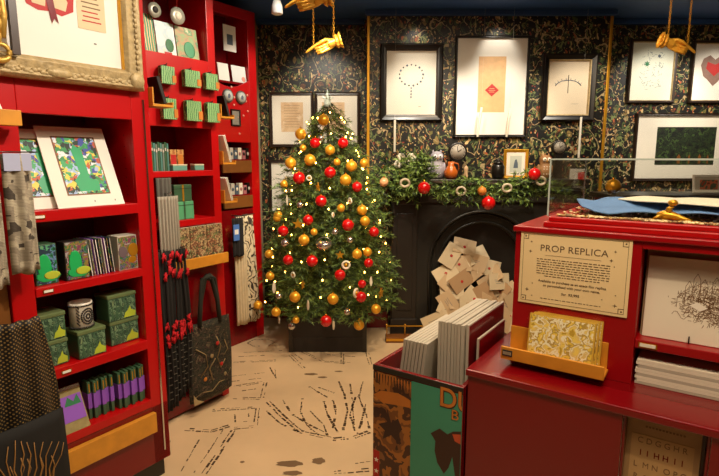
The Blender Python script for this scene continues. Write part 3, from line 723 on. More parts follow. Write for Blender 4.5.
def picture(label, rect, Y, mw, fm, mm, art, lip=None, rz=0, name='framed_picture', cat='framed picture', d=.03, glass=True, board_lbl=None):
    x0, y0, x1, y1 = rect; a = at_y(x0, y1, Y-d); b = at_y(x1, y1, Y-d); c_ = at_y((x0+x1)/2, y0, Y-d)
    w, h = b.x-a.x, c_.z-a.z
    p = thing(name, label, cat, ((a.x+b.x)/2, Y-.0005, a.z), rz)
    frame_mb(w, h, mw, d, fm, lip).build('frame', p, bevel=.001)
    MB().box(-w/2+mw*.9, w/2-mw*.9, -.010, -.001, mw*.9, h-mw*.9, mm).build('mat_board', p)
    art(p, w, h, mw)
    if glass: MB().box(-w/2+mw*.95, w/2-mw*.95, -.0155, -.0145, mw*.95, h-mw*.95, PANE).build('glass_pane', p)
    return p
ya, yb = -.0112, -.0102
def sheetart(p, x0, x1, z0, z1, m, name='artwork'): return MB().box(x0, x1, -.0109, -.0101, z0, z1, m).build(name, p)
DOC = artmat('aged_document', ['#e4cca4', '#dcbe94', '#d0ae84', '#ead6b2'], 9, const=False)
def art_doc(fx0, fx1, fz0, fz1):
    def f(p, w, h, mw):
        x0, x1, z0, z1 = -w/2+fx0*w, -w/2+fx1*w, fz0*h, fz1*h
        sheetart(p, x0, x1, z0, z1, DOC, 'document')
        m = MB()
        for k in range(9): z = z1-(k+1.2)*(z1-z0)/11; m.box(x0+.03, x1-.03-(k % 3)*.01, -.0116, -.0110, z, z+.0022, INKB)
        m.build('writing', p)
    return f
picture('framed aged document at left of the pair behind the treetop', (270, 92, 314, 147), YB, .028, BROWNF, MATB, art_doc(.26, .76, .28, .82))
picture('framed aged document at right of the pair behind the treetop', (315, 92, 360, 147), YB, .028, BROWNF, MATB, art_doc(.16, .66, .28, .82))
picture('dark framed picture with plain white mount, half hidden behind the tree below the pair', (269.5, 160, 314, 214), YB, .028, BROWNF, MATB, art_doc(.35, .7, .3, .7))
def art_necklace(p, w, h, mw):
    m = MB(); cx, cz = .0, h*.60; r1, r2 = w*.19, h*.135
    for i in range(17):
        t_ = PI*.5+2*PI*i/17; x, z = cx+r1*math.cos(t_), cz+r2*math.sin(t_)
        m.lathe([(.0095 if i % 2 else .007, ya), (.0095 if i % 2 else .007, yb)], INKG if i % 2 else INK, 8, (x, z), 'y')
    for k in range(4): m.prism([(cx, cz-r2-.01-k*.026), (cx+.008, cz-r2-.02-k*.026), (cx, cz-r2-.032-k*.026), (cx-.008, cz-r2-.02-k*.026)], ya, yb, INKG)
    m.box(w*.12, w*.16, ya, yb, h*.19, h*.195, INK)
    m.build('necklace_drawing', p)
picture('chunky black frame with a pale necklace drawing, above the left of the mantel', (380, 43, 442, 121), YBR, .058, BLKF, MATB, art_necklace, lip=BROWNF, d=.045)
def art_map(p, w, h, mw):
    sheetart(p, -w*.18, w*.19, h*.25, h*.80, mat('old_map_paper', '#dcb07c', .7, var=.22, scale=22), 'parchment')
    m = MB(); cx, cz = .006, h*.47; m.prism([(cx, cz-.055), (cx+.062, cz), (cx, cz+.055), (cx-.062, cz)], -.0122, -.0110, REDI)
    for k in range(3): m.box(cx-.03+.008*abs(k-1), cx+.03-.008*abs(k-1), -.0128, -.0123, cz-.018+k*.015, cz-.014+k*.015, PARCH)
    m.build('red_diamond', p)
picture('largest black frame on the breast with tan parchment bearing a red diamond', (453.5, 35, 526.5, 137), YBR, .022, BLKF, WHT, art_map, d=.035)
def art_bow(p, w, h, mw):
    m = MB(); cx, cz = 0, h*.50; pts = [(cx+.118*math.sin(t_), -.0107, cz+.055*math.cos(t_)*1.2) for t_ in [(-1.3+2.6*i/16) for i in range(17)]]
    m.tube(pts, .0035, INKG, 5)
    for i in range(1, 16, 2): q = pts[i]; m.tube([q, (q[0]*1.12, q[1], q[2]+.018)], .002, INKG, 4)
    m.tube([(0, -.0107, cz+.11), (0, -.0107, cz-.045)], .003, INK, 5)
    m.box(w*.08, w*.2, ya, yb, h*.26, h*.263, INK)
    m.build('bow_drawing', p)
picture('ornate black frame with cream sheet and curved bow drawing, right end of the breast', (541, 53, 594.5, 121), YBR, .062, BLKF, mat('cream_mount', '#dccbad', .7, var=.04), art_bow, lip=GILT, d=.05)
def art_green(p, w, h, mw):
    m = MB(); r = random.Random(4)
    for i in range(70):
        x = r.uniform(-w*.22, w*.24); z = r.uniform(h*.22, h*.82); l = r.uniform(.006, .03); t_ = r.uniform(0, PI); line(m, x, z, x+l*math.cos(t_), z+l*math.sin(t_), .0028, INKG, ya, yb)
    star(m, -.05, h*.62, .03, GREEN, -.0120, -.0113, 7, .5); star(m, .06, h*.74, .02, INKG, -.0120, -.0113, 6, .5)
    m.build('plant_drawing', p)
picture('dark framed green plant drawing on the recessed wall, left of the red crest', (627, 38.5, 674.5, 103), YB, .03, BROWNF, mat('white_green_paper', '#dfe3d2', .7, var=.04), art_green, lip=GILT, d=.04)
def art_crest(p, w, h, mw):
    cx, cz = 0, h*.56; m = MB()
    m.prism([(cx-.11, cz+.09), (cx-.13, cz+.03), (cx-.10, cz-.07), (cx-.06, cz-.10), (cx, cz-.16), (cx+.06, cz-.10), (cx+.10, cz-.07), (cx+.13, cz+.03), (cx+.11, cz+.09), (cx+.04, cz+.11), (cx, cz+.08), (cx-.05, cz+.12)], ya, yb, mat('brown_crest', '#8a6a5c', .6, var=.3, scale=40))
    m.prism([(cx-.07, cz+.06), (cx-.08, cz), (cx, cz-.07), (cx+.08, cz), (cx+.07, cz+.06), (cx, cz+.035)], -.0124, -.0113, REDI)
    m.build('crest', p)
picture('dark framed sheet with a red crest at the right edge of the photo', (689, 40, 737, 103), YB, .03, BROWNF, WHT, art_crest, lip=GILT, d=.04)
LAND = artmat('dark_green_landscape', ['#0a0f0a', '#161f12', '#243418', '#141c14', '#3c5226', '#0d130d'], 16, dist=.1)
def art_land(p, w, h, mw):
    sheetart(p, -w*.30, w*.22, h*.24, h*.80, LAND, 'landscape')
    m = MB()
    for x, r_ in ((-.10, .035), (.0, .02), (.1, .028), (.18, .016)):
        m.prism([(x-r_*.4, h*.26), (x+r_*.4, h*.26), (x+r_*.5, h*.36), (x, h*.40), (x-r_*.5, h*.36)], ya-.001, yb-.0009, OAK2)
    m.build('tree_trunks', p)
picture('wide dark frame with broad white mount around a dark green landscape', (632, 113, 745, 181), YB, .026, BROWNF, MATB, art_land, d=.04)

# big gilt frame hung on the near-left shelving
bf = thing('framed_picture', 'large worn gilt frame with white sheet and red ribbon letter, hung across the red header', 'framed picture', W(1.045, -2.1555, 1.893), RZL)
w_, h_ = .69, .80
frame_mb(w_, h_, .085, .055, GILT).build('frame', bf, bevel=.003)
mb = MB(); r = random.Random(9)
for i in range(46):
    x = -w_/2+.02+(w_-.04)*i/45; mb.sph((x, -.050, .028+.006*math.sin(i*1.7)), .012, GILT, 8, 5, (1.1, .5, .8))
for i in range(34): mb.sph((w_/2-.03, -.050, .05+.022*i), .011, GILT, 8, 5, (.8, .5, 1.1))
mb.sph((w_/2-.04, -.052, .04), .035, GILT, 12, 8, (1, .4, 1)).sph((-.02, -.052, .03), .028, GILT, 12, 8, (1.8, .4, .7))
mb.build('carved_ornament', bf)
MB().box(-w_/2+.08, w_/2-.08, -.014, -.002, .075, h_-.08, WHT).build('mat_board', bf)
frame_mb(w_-.15, h_-.14, .012, .02, GOLDP).build('inner_slip', bf, loc=(0, -.0145, .072))
P = lambda a, z: (a-1.045, z-1.893)
mb = MB()
mb.prism([P(.935, 2.20), P(.945, 2.165), P(.985, 2.15), P(1.03, 2.155), P(1.07, 2.145), P(1.115, 2.17), P(1.12, 2.22), P(1.08, 2.26), P(.96, 2.26)], -.0158, -.0148, REDI)
mb.prism([P(.955, 2.205), P(.965, 2.172), P(1.01, 2.168), P(1.015, 2.21), P(1.0, 2.25), P(.97, 2.25)], -.0168, -.0159, PARCH2)
mb.prism([P(1.04, 2.21), P(1.045, 2.17), P(1.085, 2.165), P(1.095, 2.20), P(1.075, 2.25), P(1.05, 2.25)], -.0168, -.0159, PARCH2)
mb.prism([P(1.01, 2.22), P(1.035, 2.22), P(1.055, 2.115), P(1.04, 2.13), P(1.03, 2.11)], -.0176, -.0169, DRED)
mb.build('ribbon_letter_print', bf)
MB().box(*[P(1.13, 0)[0], P(1.245, 0)[0]], -.0158, -.0146, P(0, 2.115)[1], P(0, 2.40)[1], PARCH2).build('parchment_note', bf)
mb = MB()
for k in range(11): x = P(1.148, 0)[0]; mb.box(x+.004*(k % 2), x+.078-.006*(k % 3), -.0163, -.0159, P(0, 2.145+.018*k)[1], P(0, 2.150+.018*k)[1], REDI if k < 3 else INKB)
mb.box(P(1.19, 0)[0], P(1.2, 0)[0], -.0155, -.0145, P(0, 2.062)[1], P(0, 2.066)[1], INK)
mb.build('writing', bf)
# carved gilt upright at the far left
gs = thing('gilt_scroll', 'yellow gilt carved upright with a curled foot, at the top left corner', 'carving', W(.84, -2.099, 1.915), RZL)
mb = MB()
mb.box(-.06, -.015, -.025, .0, .08, .75, GILT2).box(.020, .045, -.020, .0, .05, .75, mat('walnut_brown', '#3a2412', .4))
for k in range(15): mb.sph((-.028+.006*math.sin(k), -.026, .10+.045*k), .019, GILT2, 10, 6, (.8, .5, 1.3))
mb.tube([(-.05+.05*math.cos(t_)*(1-t_/14)+.03, -.02, .055+.05*math.sin(t_)*(1-t_/14)) for t_ in [2.2+.35*i for i in range(22)]], [.014-.0004*i for i in range(22)], GILT2, 8)
mb.tube([(-.01, -.02, .10), (.0, -.02, .18), (-.008, -.02, .30), (.004, -.02, .42), (-.005, -.02, .6), (0, -.02, .75)], .013, GILT2, 8)
mb.build('carving', gs)

# ------------------------------------------------------------------ things on the near-left shelves
STG = artmat('stained_glass_print', ['#16321f', '#2f8a4c', '#3a4aa0', '#9fb8e0', '#b8542e', '#d8cc50', '#182a20', '#dfe4e8', '#3aa060'], 58, 'voronoi', dist=.05)
def leaning_print(label, a0, a1, h, lean, d, z, face):
    p = thing('mounted_print', label, 'print', lp(a0, d, z, face), RZL, rot=(R_(-lean), 0, RZL)); w = a1-a0
    MB().box(0, w, 0, .006, 0, h, WHT).build('mat_board', p, bevel=.001)
    mx, mz0, mz1 = w*.20, h*.16, h*.86
    MB().box(mx-.006, w-mx+.006, -.0008, -.0001, mz0-.006, mz1+.006, OAK2).build('border', p)
    MB().box(mx, w-mx, -.0018, -.0009, mz0, mz1, STG).build('artwork', p)
    cx = w/2; zc_ = (mz0+mz1)/2
    MB().prism([(cx-.035, mz0+.01), (cx+.05, mz0+.01), (cx+.055, mz0+.05), (cx+.02, mz0+.07), (cx+.02, mz1-.06), (cx-.01, mz1-.03), (cx-.025, mz1-.06), (cx-.015, mz0+.09), (cx-.045, mz0+.06)], -.0026, -.0019, mat('emerald_print', '#1fa065', .4)).build('green_figure', p)
    return p
leaning_print('white mounted print with bright green stained glass picture, leaning on the top open shelf', 1.0, 1.285, .365, 24, .0, 1.3985, B1)
leaning_print('second white mounted print on the top open shelf, left and partly behind the hanging scarf', .885, 1.03-.035, .345, 12, .0, 1.3985, B1+.0) if False else leaning_print('second white mounted print on the top open shelf, behind its larger neighbour and the scarf', .868, 1.153, .345, 22, .034, 1.3985, B1)
for x in (1.155, 1.245): tag(MB().tube([(0, .03, .0), (0, 0, .0), (0, -.004, .022)], .0022, BLK, 6).build('easel_peg', loc=lp(x, .012, 1.400, B1), rz=RZL), 'tiny black wire peg holding the bottom of the green print', 'peg', 'wire pegs under the green print')
GCAR = artmat('green_box_art', ['#16402c', '#1f7a48', '#6a86b8', '#1c3a44', '#24344a', '#5aa878', '#98a058'], 26, 'noise', dist=.06)
PCAR = artmat('mixed_card_art', ['#22302c', '#6a5a80', '#1f6a40', '#8a7a38', '#7a3a58', '#a8a8a0', '#2a2020'], 30, 'noise', dist=.06)
def pbox(label, a0, a1, d0, d1, z, h, m, edge, name='card_box', cat='box', group=None, rz=0, face=B1, deco=True):
    o = thing(name, label, cat, lp((a0+a1)/2, d0, z, face), RZL+rz, group); w = a1-a0
    MB().box(-w/2, w/2, 0, d1-d0, 0, h, edge).build('body', o, bevel=.002)
    MB().box(-w/2+.004, w/2-.004, -.0010, -.0001, .004, h-.004, m).build('front_print', o)
    if deco: MB().sph((-.008, -.0012, h*.42), h*.24, mat('bright_green_print', '#1fae5c', .4), 10, 6, (.7, .012, 1.45)).sph((.004, -.0012, h*.2), h*.2, mat('bright_green_print', '#1fae5c', .4), 10, 6, (1.5, .012, .7)).sph((w*.22, -.0016, h*.22), h*.13, LIME, 10, 6, (1.5, .02, .8)).build('green_motif', o)
    return o
zB = 1.0925
pbox('green picture box at the left end of the second shelf', .905, .99, .03, .12, zB, .165, GCAR, TINB)
pbox('picture box with black edge and green figure, second from left on that shelf', 1.015, 1.115, .02, .08, zB, .165, PCAR, BLK)
for k in range(9):
    o = MB().box(0, .0045, 0, .11, 0, .160, (GCAR, MATG, PURP, BLK)[k % 4]).box(.0006, .0039, -.0006, 0, .003, .157, (WHT, PCAR, MATG)[k % 3]).build('greeting_card', loc=lp(1.128+k*.0125, .03, zB, B1), rot=(0, R_(-5), RZL))
    tag(o, 'thin upright card in the row between the picture boxes on the second shelf', 'card', 'upright cards on the second shelf')
ob = pbox('box with gold and grey round pictures at the right end of the second shelf', 1.250, 1.343, .025, .11, zB, .158, PCAR, MATG, deco=False)
MB().sph((-.024, -.0012, .085), .022, mat('grey_owl_print', '#6a5a60', .5), 12, 7, (1, .03, 1.2)).sph((.026, -.0012, .09), .026, GOLDP, 12, 7, (1, .03, 1.2)).sph((.02, -.0012, .045), .02, GOLDP, 12, 7, (1, .03, .8)).build('round_motifs', ob)
# green tins
TPR = artmat('tin_print', ['#22382a', '#4a6a50', '#2f4a38', '#6c8a68', '#263f30', '#7c9068'], 30, 'noise', dist=.06)
def tin(label, a0, a1, z, h=.105, d=.03, rz=0):
    o = thing('green_tin', label, 'tin', lp((a0+a1)/2, d, z, B1), RZL+rz, 'green picture tins'); o.pop('group', None) if hasattr(o, 'pop') else None
    w = a1-a0
    MB().box(-w/2, w/2, 0, .11, 0, h-.016, TINB).build('body', o, bevel=.004)
    MB().box(-w/2-.003, w/2+.003, -.003, .113, h-.018, h, mat('tin_lid_green', '#66764c', .3, var=.2, scale=30)).build('lid', o, bevel=.004)
    q = MB().box(-w/2+.004, w/2-.004, -.0009, -.0001, .004, h-.022, TPR); q.build('front_print', o)
    q = MB()
    for i in range(5): q.prism([(-w/2+.012+i*.02, .010), (-w/2+.024+i*.02, .010), (-w/2+.018+i*.02, h-.03)], -.0016, -.001, TINB)
    q.prism([(w*.02, .008), (w*.44, .008), (w*.46, .030), (w*.30, .042), (w*.26, .060), (w*.18, .040), (w*.08, .030)], -.0024, -.0017, LIME); q.build('scene_motif', o)
    return o
zC = .7428
tin('bottom green tin of the left pair on the third shelf', .90, 1.0, zC, .112); tin('top green tin of the left pair on the third shelf', .895, 1.0, zC+.1125, .115)
tin('green tin under the striped mug on the third shelf', 1.035, 1.155, zC, .125, .01)
tin('bottom green tin of the right pair on the third shelf', 1.20, 1.338, zC, .115, .05); tin('top green tin of the right pair on the third shelf', 1.195, 1.330, zC+.1155, .125, .045)
# mug
mg = thing('mug', 'white mug with black swirling pattern standing on a green tin', 'mug', lp(1.083, .065, zC+.1255, B1), RZL+R_(-130))
MB().lathe([(.040, 0), (.046, .004), (.047, .10), (.048, .115), (.043, .115), (.041, .012), (.0, .010)], mat('mug_white', '#ddd6c6', .3, var=.03), 28).build('body', mg)
MB().tube([(-.046, .0, .09), (-.066, .0, .085), (-.072, .0, .06), (-.066, .0, .036), (-.046, .0, .028)], .005, mat('mug_white', '#ddd6c6', .3), 8).build('handle', mg)
mb = MB()
for r1, nn in ((.008, 8), (.018, 16), (.027, 24)):
    for i in range(nn):
        t_ = 2*PI*i/nn; th = -PI/2+R_(130)+.15+r1*math.cos(t_)/.047; z = .056+r1*math.sin(t_)*1.25; mb.sph((.0475*math.cos(th), .0475*math.sin(th), z), .0042, INK, 6, 4)
for i in range(40):
    for z in (.008, .104): th = 2*PI*i/40; mb.sph((.0478*math.cos(th), .0478*math.sin(th), z), .0042, INK, 6, 4)
for i in range(30):
    th = -PI/2+R_(130)-.6-.05*(i % 5); mb.sph((.0475*math.cos(th), .0475*math.sin(th), .02+.003*i), .0028, INK, 6, 4)
o = mb.build('dotted_pattern', mg); o['kind'] = 'stuff'
# purple packs on the bottom shelf
zD = .4405
pk = thing('purple_card_pack', 'flat pack with purple label leaning at the front left of the lowest shelf', 'pack', lp(1.0, -.002, zD, B1), RZL, rot=(R_(-24), R_(0), RZL))
MB().box(-.052, .052, 0, .008, 0, .195, mat('pack_gold_grey', '#9a8a5a', .4, var=.4, scale=40)).build('backing', pk, bevel=.002)
MB().box(-.046, .046, -.002, -.0003, .045, .155, PURP).build('purple_label', pk)
MB().prism([(-.03, .112), (-.01, .15), (.01, .125), (.03, .152), (.04, .11)], -.003, -.0021, GREEN).build('motif', pk)
MB().box(-.052, .052, -.003, .009, .18, .195, SILV).build('clip', pk)
PG = artmat('purple_pack_art', ['#2a5a3a', '#8f54c0', '#c0a0d8', '#1c2a20', '#7a46ac'], 30, 'noise')
for (a0, n, dd, grp, lab) in ((1.075, 6, .05, 'purple banded packs at left of the lowest shelf', 'upright green pack with purple band in the left bundle on the lowest shelf'),
                              (1.205, 7, .03, 'purple banded packs at right of the lowest shelf', 'upright green pack with purple band in the right bundle on the lowest shelf')):
    proto = thing('banded_pack', lab, 'pack', lp(a0, dd, zD, B1), RZL, grp)
    MB().box(0, .014, 0, .05, 0, .175, TINB).build('body', proto, bevel=.002); MB().box(-.001, .0155, -.0012, .051, .05, .12, PURP).build('purple_band', proto)
    MB().box(.005, .009, -.002, -.0003, .125, .165, GOLDP).build('gold_strip', proto)
    for k in range(1, n):
        c = copy_tree(proto); c.location = lp(a0+k*.0195, dd-.012*(k % 2), zD, B1)

# ------------------------------------------------------------------ cloth goods hanging at the left edge
def hang(name, label, cat, a0, a1, z0, z1, b, m, folds=4, amp=.010, group=None, taper=0, skew=0, parts=None, th=.004, pin=0):
    """hanging cloth in the shelf plane with soft vertical folds"""
    w = a1-a0
    def fn(u, v):
        ww = 1-taper*(1-abs(2*v-1)) - pin*v*v
        x = (u-.5)*w*ww + skew*v
        return (x, -amp*math.sin(u*PI*2*folds)*(1-.4*v)-.012*math.sin(u*PI), (z1-z0)*v+.006*math.sin(u*9)*(1-v))
    o = MB().sheet(fn, folds*10, 14, m).build(name, loc=W((a0+a1)/2, b, z0), rz=RZL, solid=th)
    return tag(o, label, cat, group)
def newsprint():
    m = bpy.data.materials.new('newsprint_cloth'); m.use_nodes = True; nt = m.node_tree; b = nt.nodes['Principled BSDF']; L = nt.links.new; N = nt.nodes.new
    tc = N('ShaderNodeTexCoord'); mp = N('ShaderNodeMapping'); L(tc.outputs['Object'], mp.inputs[0]); mp.inputs['Scale'].default_value = (1, .01, 1)
    v = N('ShaderNodeTexVoronoi'); v.distance = 'CHEBYCHEV'; v.inputs['Scale'].default_value = 38; L(mp.outputs[0], v.inputs['Vector'])
    sp = N('ShaderNodeSeparateColor'); L(v.outputs['Color'], sp.inputs[0])
    r = N('ShaderNodeValToRGB'); r.color_ramp.interpolation = 'CONSTANT'; set_ramp(r, ((0, '#b0a48e'), (.3, '#988c78'), (.55, '#c4b89e'), (.84, '#4c4238')))
    L(sp.outputs[0], r.inputs[0])
    w = N('ShaderNodeTexWave'); w.bands_direction = 'Z'; w.inputs['Scale'].default_value = 60; w.inputs['Distortion'].default_value = 2; L(tc.outputs['Object'], w.inputs['Vector'])
    mx = N('ShaderNodeMix'); mx.data_type = 'RGBA'; mx.blend_type = 'MULTIPLY'; mx.inputs[0].default_value = .45; L(r.outputs[0], mx.inputs[6]); L(w.outputs[0], mx.inputs[7])
    L(mx.outputs[2], b.inputs['Base Color']); b.inputs['Roughness'].default_value = .85; return m
NEWS = newsprint()
hook = lambda lab, a, b, z: tag(MB().tube([(0, .07, .0), (0, .0, .0), (0, -.012, .008), (0, -.016, .022)], .003, CHROME, 6).build('wall_hook', loc=W(a, b, z), rz=RZL), lab, 'hook')
s1 = hang('printed_scarf', 'newsprint patterned scarf hanging at the extreme left edge', 'scarf', .665, .770, 1.14, 1.61, -2.075, NEWS, 2, .012)
s2 = hang('printed_scarf', 'newsprint patterned scarf hanging against the left stile beside the green prints', 'scarf', .778, .872, 1.18, 1.615, -2.065, NEWS, 2, .012)
MB().box(-.045, .045, -.02, -.014, .375, .437, mat('pale_blue_label', '#a9aecb', .6)).build('blue_label', s2); MB().box(-.05, .045, -.02, -.014, .41, .468, mat('pale_blue_label', '#a9aecb', .6)).build('blue_label', s1)
rail = thing('hanging_rail', 'thin black rail holding the printed scarves at the left edge', 'rail', W(.80, -2.09, 1.60), RZL)
MB().tube([(-.12, -.005, .022), (.11, -.005, .022)], .003, BLK, 6).tube([(-.03, -.005, .022), (-.03, -.045, .012)], .0025, BLK, 6).build('bar', rail)
MB().tube([(-.10, -.045, .022), (-.10, .045, .022)], .003, BLK, 6).build('arm', rail)
# oak tray with paper above the scarves
ot = thing('oak_ledge', 'small orange oak ledge at the left edge holding a white card', 'ledge', W(.80, -2.10, 1.715), RZL)
MB().box(-.25, .063, -.03, -.022, 0, .055, OAK).box(-.25, .063, -.022, .03, 0, .01, OAK).build('ledge', ot, bevel=.002)
o = MB().box(-.07, .0, 0, .004, 0, .13, WHT).build('white_card', loc=W(.835, -2.11, 1.7255), rot=(R_(-10), R_(-14), RZL)); tag(o, 'white card standing in the oak ledge at the left edge', 'card')
# dotted black bag and black tote with a gold tree
def dotted_mat(name, base, dot, scale, thr):
    m = bpy.data.materials.new(name); m.use_nodes = True; nt = m.node_tree; b = nt.nodes['Principled BSDF']; L = nt.links.new; N = nt.nodes.new
    tc = N('ShaderNodeTexCoord'); mp = N('ShaderNodeMapping'); mp.inputs['Scale'].default_value = (1, .02, 1); mp.inputs['Rotation'].default_value = (0, PI/4, 0); L(tc.outputs['Object'], mp.inputs[0])
    v = N('ShaderNodeTexVoronoi'); v.inputs['Scale'].default_value = scale; v.inputs['Randomness'].default_value = .12; L(mp.outputs[0], v.inputs['Vector'])
    lt = N('ShaderNodeMath'); lt.operation = 'LESS_THAN'; lt.inputs[1].default_value = thr; L(v.outputs['Distance'], lt.inputs[0])
    mx = N('ShaderNodeMix'); mx.data_type = 'RGBA'; L(lt.outputs[0], mx.inputs[0]); mx.inputs[6].default_value = lin(base); mx.inputs[7].default_value = lin(dot)
    L(mx.outputs[2], b.inputs['Base Color']); b.inputs['Roughness'].default_value = .6; return m
DOTS = dotted_mat('dotted_black_cloth', '#14110d', '#8a6c3a', 90, .27)
BCL = mat('black_canvas', '#151310', .85, var=.2)
hang('dotted_cloth_bag', 'black cloth bag covered in gold dots hanging at the left edge', 'bag', .62, .878, .60, 1.02, -2.02, DOTS, 3, .014, taper=0, pin=.35, th=.008)
tb = thing('tote_bag', 'black canvas tote with a gold bare tree print, bottom left corner', 'tote bag', W(.70, -1.97, .10), RZL)
MB().sheet(lambda u, v: (-.20+.36*u, -.02*math.sin(PI*u)-.012*math.sin(v*PI), .0+.56*v), 16, 12, BCL).build('cloth', tb, solid=.01)
mb = MB(); GT = mat('gold_tree_print', '#9a6f38', .6)
for i in range(15):
    x0 = -.15+.02*i; t0 = (i-7)*.085; pts = []
    for k in range(8):
        s_ = k/7; pts.append((x0*.35-.02+math.sin(t0)*s_*.20+.008*math.sin(k*2+i), -.033, .14+s_*(.38-.012*abs(i-7))))
    mb.tube(pts, [.0055*(1-.75*k/7) for k in range(8)], GT, 5)
    if i % 2: mb.tube([pts[4], (pts[4][0]+.02, -.033, pts[4][2]+.05), (pts[4][0]+.012, -.033, pts[4][2]+.09)], .002, GT, 4)
o = mb.build('tree_print', tb)
for sx in (): MB().tube([(sx, -.02, .55), (sx+.01, -.01, .72), (sx*.3, 0, .80)], .008, BCL, 6).build('handle', tb)

# ------------------------------------------------------------------ christmas tree
TX, TY = -.265, 4.36
tree = thing('christmas_tree', 'lit green christmas tree in a black square planter by the papered wall', 'christmas tree', (TX, TY, 0), 0)
MB().box(-.32, .32, -.30, .30, .0, .27, mat('black_planter_wood', '#201a15', .6, var=.3, scale=8)).box(-.335, .335, -.315, .315, .27, .295, mat('black_planter_wood', '#201a15', .6)).box(-.325, -.29, -.305, -.301, .0, .27, BLK).box(.29, .325, -.305, -.301, .0, .27, BLK).box(-.29, .29, -.304, -.301, .12, .128, BLK).build('planter', tree, bevel=.004)
MB().tube([(0, 0, .25), (0, 0, 1.2), (0, 0, 2.05)], [.035, .022, .006], BARK, 8).build('trunk', tree)
PROF = [(.30, .44), (.37, .56), (.55, .54), (.81, .49), (1.1, .45), (1.41, .38), (1.55, .33), (1.71, .27), (1.91, .17), (2.04, .06), (2.08, .02)]
def rad(z):
    if z <= PROF[0][0]: return PROF[0][1]
    for (z0, r0), (z1, r1) in zip(PROF, PROF[1:]):
        if z <= z1: return r0+(r1-r0)*(z-z0)/(z1-z0)
    return .01
def foliage(branches, seed, nl=.034, dens=150, wn=.0045):
    """needled sprays along the given branches (start, end)"""
    r = random.Random(seed); mb = MB(); V = []; Fc = []; I = []
    def needles(p, q, n):
        d = (q-p); L = d.length; d.normalize(); u = d.orthogonal().normalized(); w = d.cross(u)
        for _ in range(n):
            s_ = r.random(); t_ = r.uniform(0, 2*PI); o = u*math.cos(t_)+w*math.sin(t_); b = p+(q-p)*s_
            tip = b+(o*.75+d*.75).normalized()*nl*r.uniform(.6, 1.15); sd = d.cross(o)*wn/2
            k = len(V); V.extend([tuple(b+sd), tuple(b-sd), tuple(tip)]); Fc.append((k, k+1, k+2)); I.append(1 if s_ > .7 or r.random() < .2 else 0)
    for p, q in branches:
        L = (q-p).length; needles(p, q, int(L*dens)); d = (q-p).normalized(); side = d.cross(Vector((0, 0, 1))).normalized()
        mb.tube([p, q], [.004, .0015], BARK, 4)
        k = max(1, int(L/.07))
        for j in range(k):
            b = p+(q-p)*((j+1)/(k+.6))
            for sg_ in (-1, 1):
                e = b+(d*.7+side*sg_*.8+Vector((0, 0, r.uniform(-.15, .25)))).normalized()*min(.13, L*.4)*r.uniform(.7, 1.1); needles(b, e, int((e-b).length*dens*1.1))
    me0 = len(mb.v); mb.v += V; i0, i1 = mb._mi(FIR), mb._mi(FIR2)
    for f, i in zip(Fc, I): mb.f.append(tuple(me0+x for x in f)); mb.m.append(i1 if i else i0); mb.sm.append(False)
    return mb
tr_ = random.Random(31); br = []
z = .36; lev = 0
while z < 2.02:
    R = rad(z); n = max(4, int(9+R*26))
    for i in range(n):
        t_ = 2*PI*i/n+lev*.7+tr_.uniform(-.15, .15); rr = R*tr_.uniform(.72, 1.14); zz = z+tr_.uniform(-.03, .03)
        p = Vector((math.cos(t_)*.03, math.sin(t_)*.03, zz+.05+rr*.10)); p = p.lerp(Vector((math.cos(t_)*rr, math.sin(t_)*rr, zz)), .25 if R > .2 else 0)
        br.append((p, Vector((math.cos(t_)*rr, math.sin(t_)*rr, zz-.02))))
    z += .062; lev += 1
br.append((Vector((0, 0, 1.95)), Vector((0, 0, 2.12))))
br = [b for b in br if not (b[1].x+TX > .04 and b[1].y+TY > 4.50) and not (b[1].x+TX < -.80 and b[1].y+TY > 4.42) and b[1].y+TY < 4.93]
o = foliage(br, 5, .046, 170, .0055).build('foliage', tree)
# a finial of silver gauze at the top
tp = thing('tree_topper', 'pale silvery topper on the tip of the christmas tree', 'tree topper', (TX, TY-.02, 2.02), 0)
mb = MB(); mb.lathe([(.035, 0), (.03, .03), (.016, .07), (.006, .12), (.001, .14)], mat('pale_gauze', '#c8d4c4', .5), 10)
for i in range(7): t_ = 2*PI*i/7; mb.tube([(0, 0, .05), (.05*math.cos(t_), .05*math.sin(t_), .075+.02*(i % 2))], [.008, .002], mat('pale_gauze', '#c8d4c4', .5), 5)
mb.build('body', tp)
# string of lights
ls = thing('string_lights', 'string of small warm lights wound around the christmas tree', 'string lights', (TX, TY, 0), 0)
wp = []; bulbs = []
for i in range(300):
    z = .36+1.62*(i/299)**.95; t_ = i*.42*1.0; rr = rad(z)*.93+.012*math.sin(i*2.1); wy = rr*math.sin(t_); wp.append((rr*math.cos(t_), min(wy, .28) if rr*math.cos(t_) > .28 else wy, z+.015*math.sin(i*1.3)))
o = MB().tube(wp, .0015, mat('green_wire', '#1c2a18', .6), 4).build('wire', ls)
bm_ = MB().sph((0, 0, 0), .0052, BULB, 8, 6, (1, 1, 1.5)); b0 = bm_.build('bulb', ls); first = True; cnt = 0
for i in range(0, 300):
    p = wp[i]
    if p[1] < .16*1 and cnt < 98 and (i % 2 == 0):
        o = b0 if first else b0.copy()
        if not first: C.objects.link(o)
        first = False; k_ = 1+.12*math.sin(i*1.7); o.location = (p[0]*k_, p[1]*k_, p[2]+.02*math.sin(i*2.9)); cnt += 1
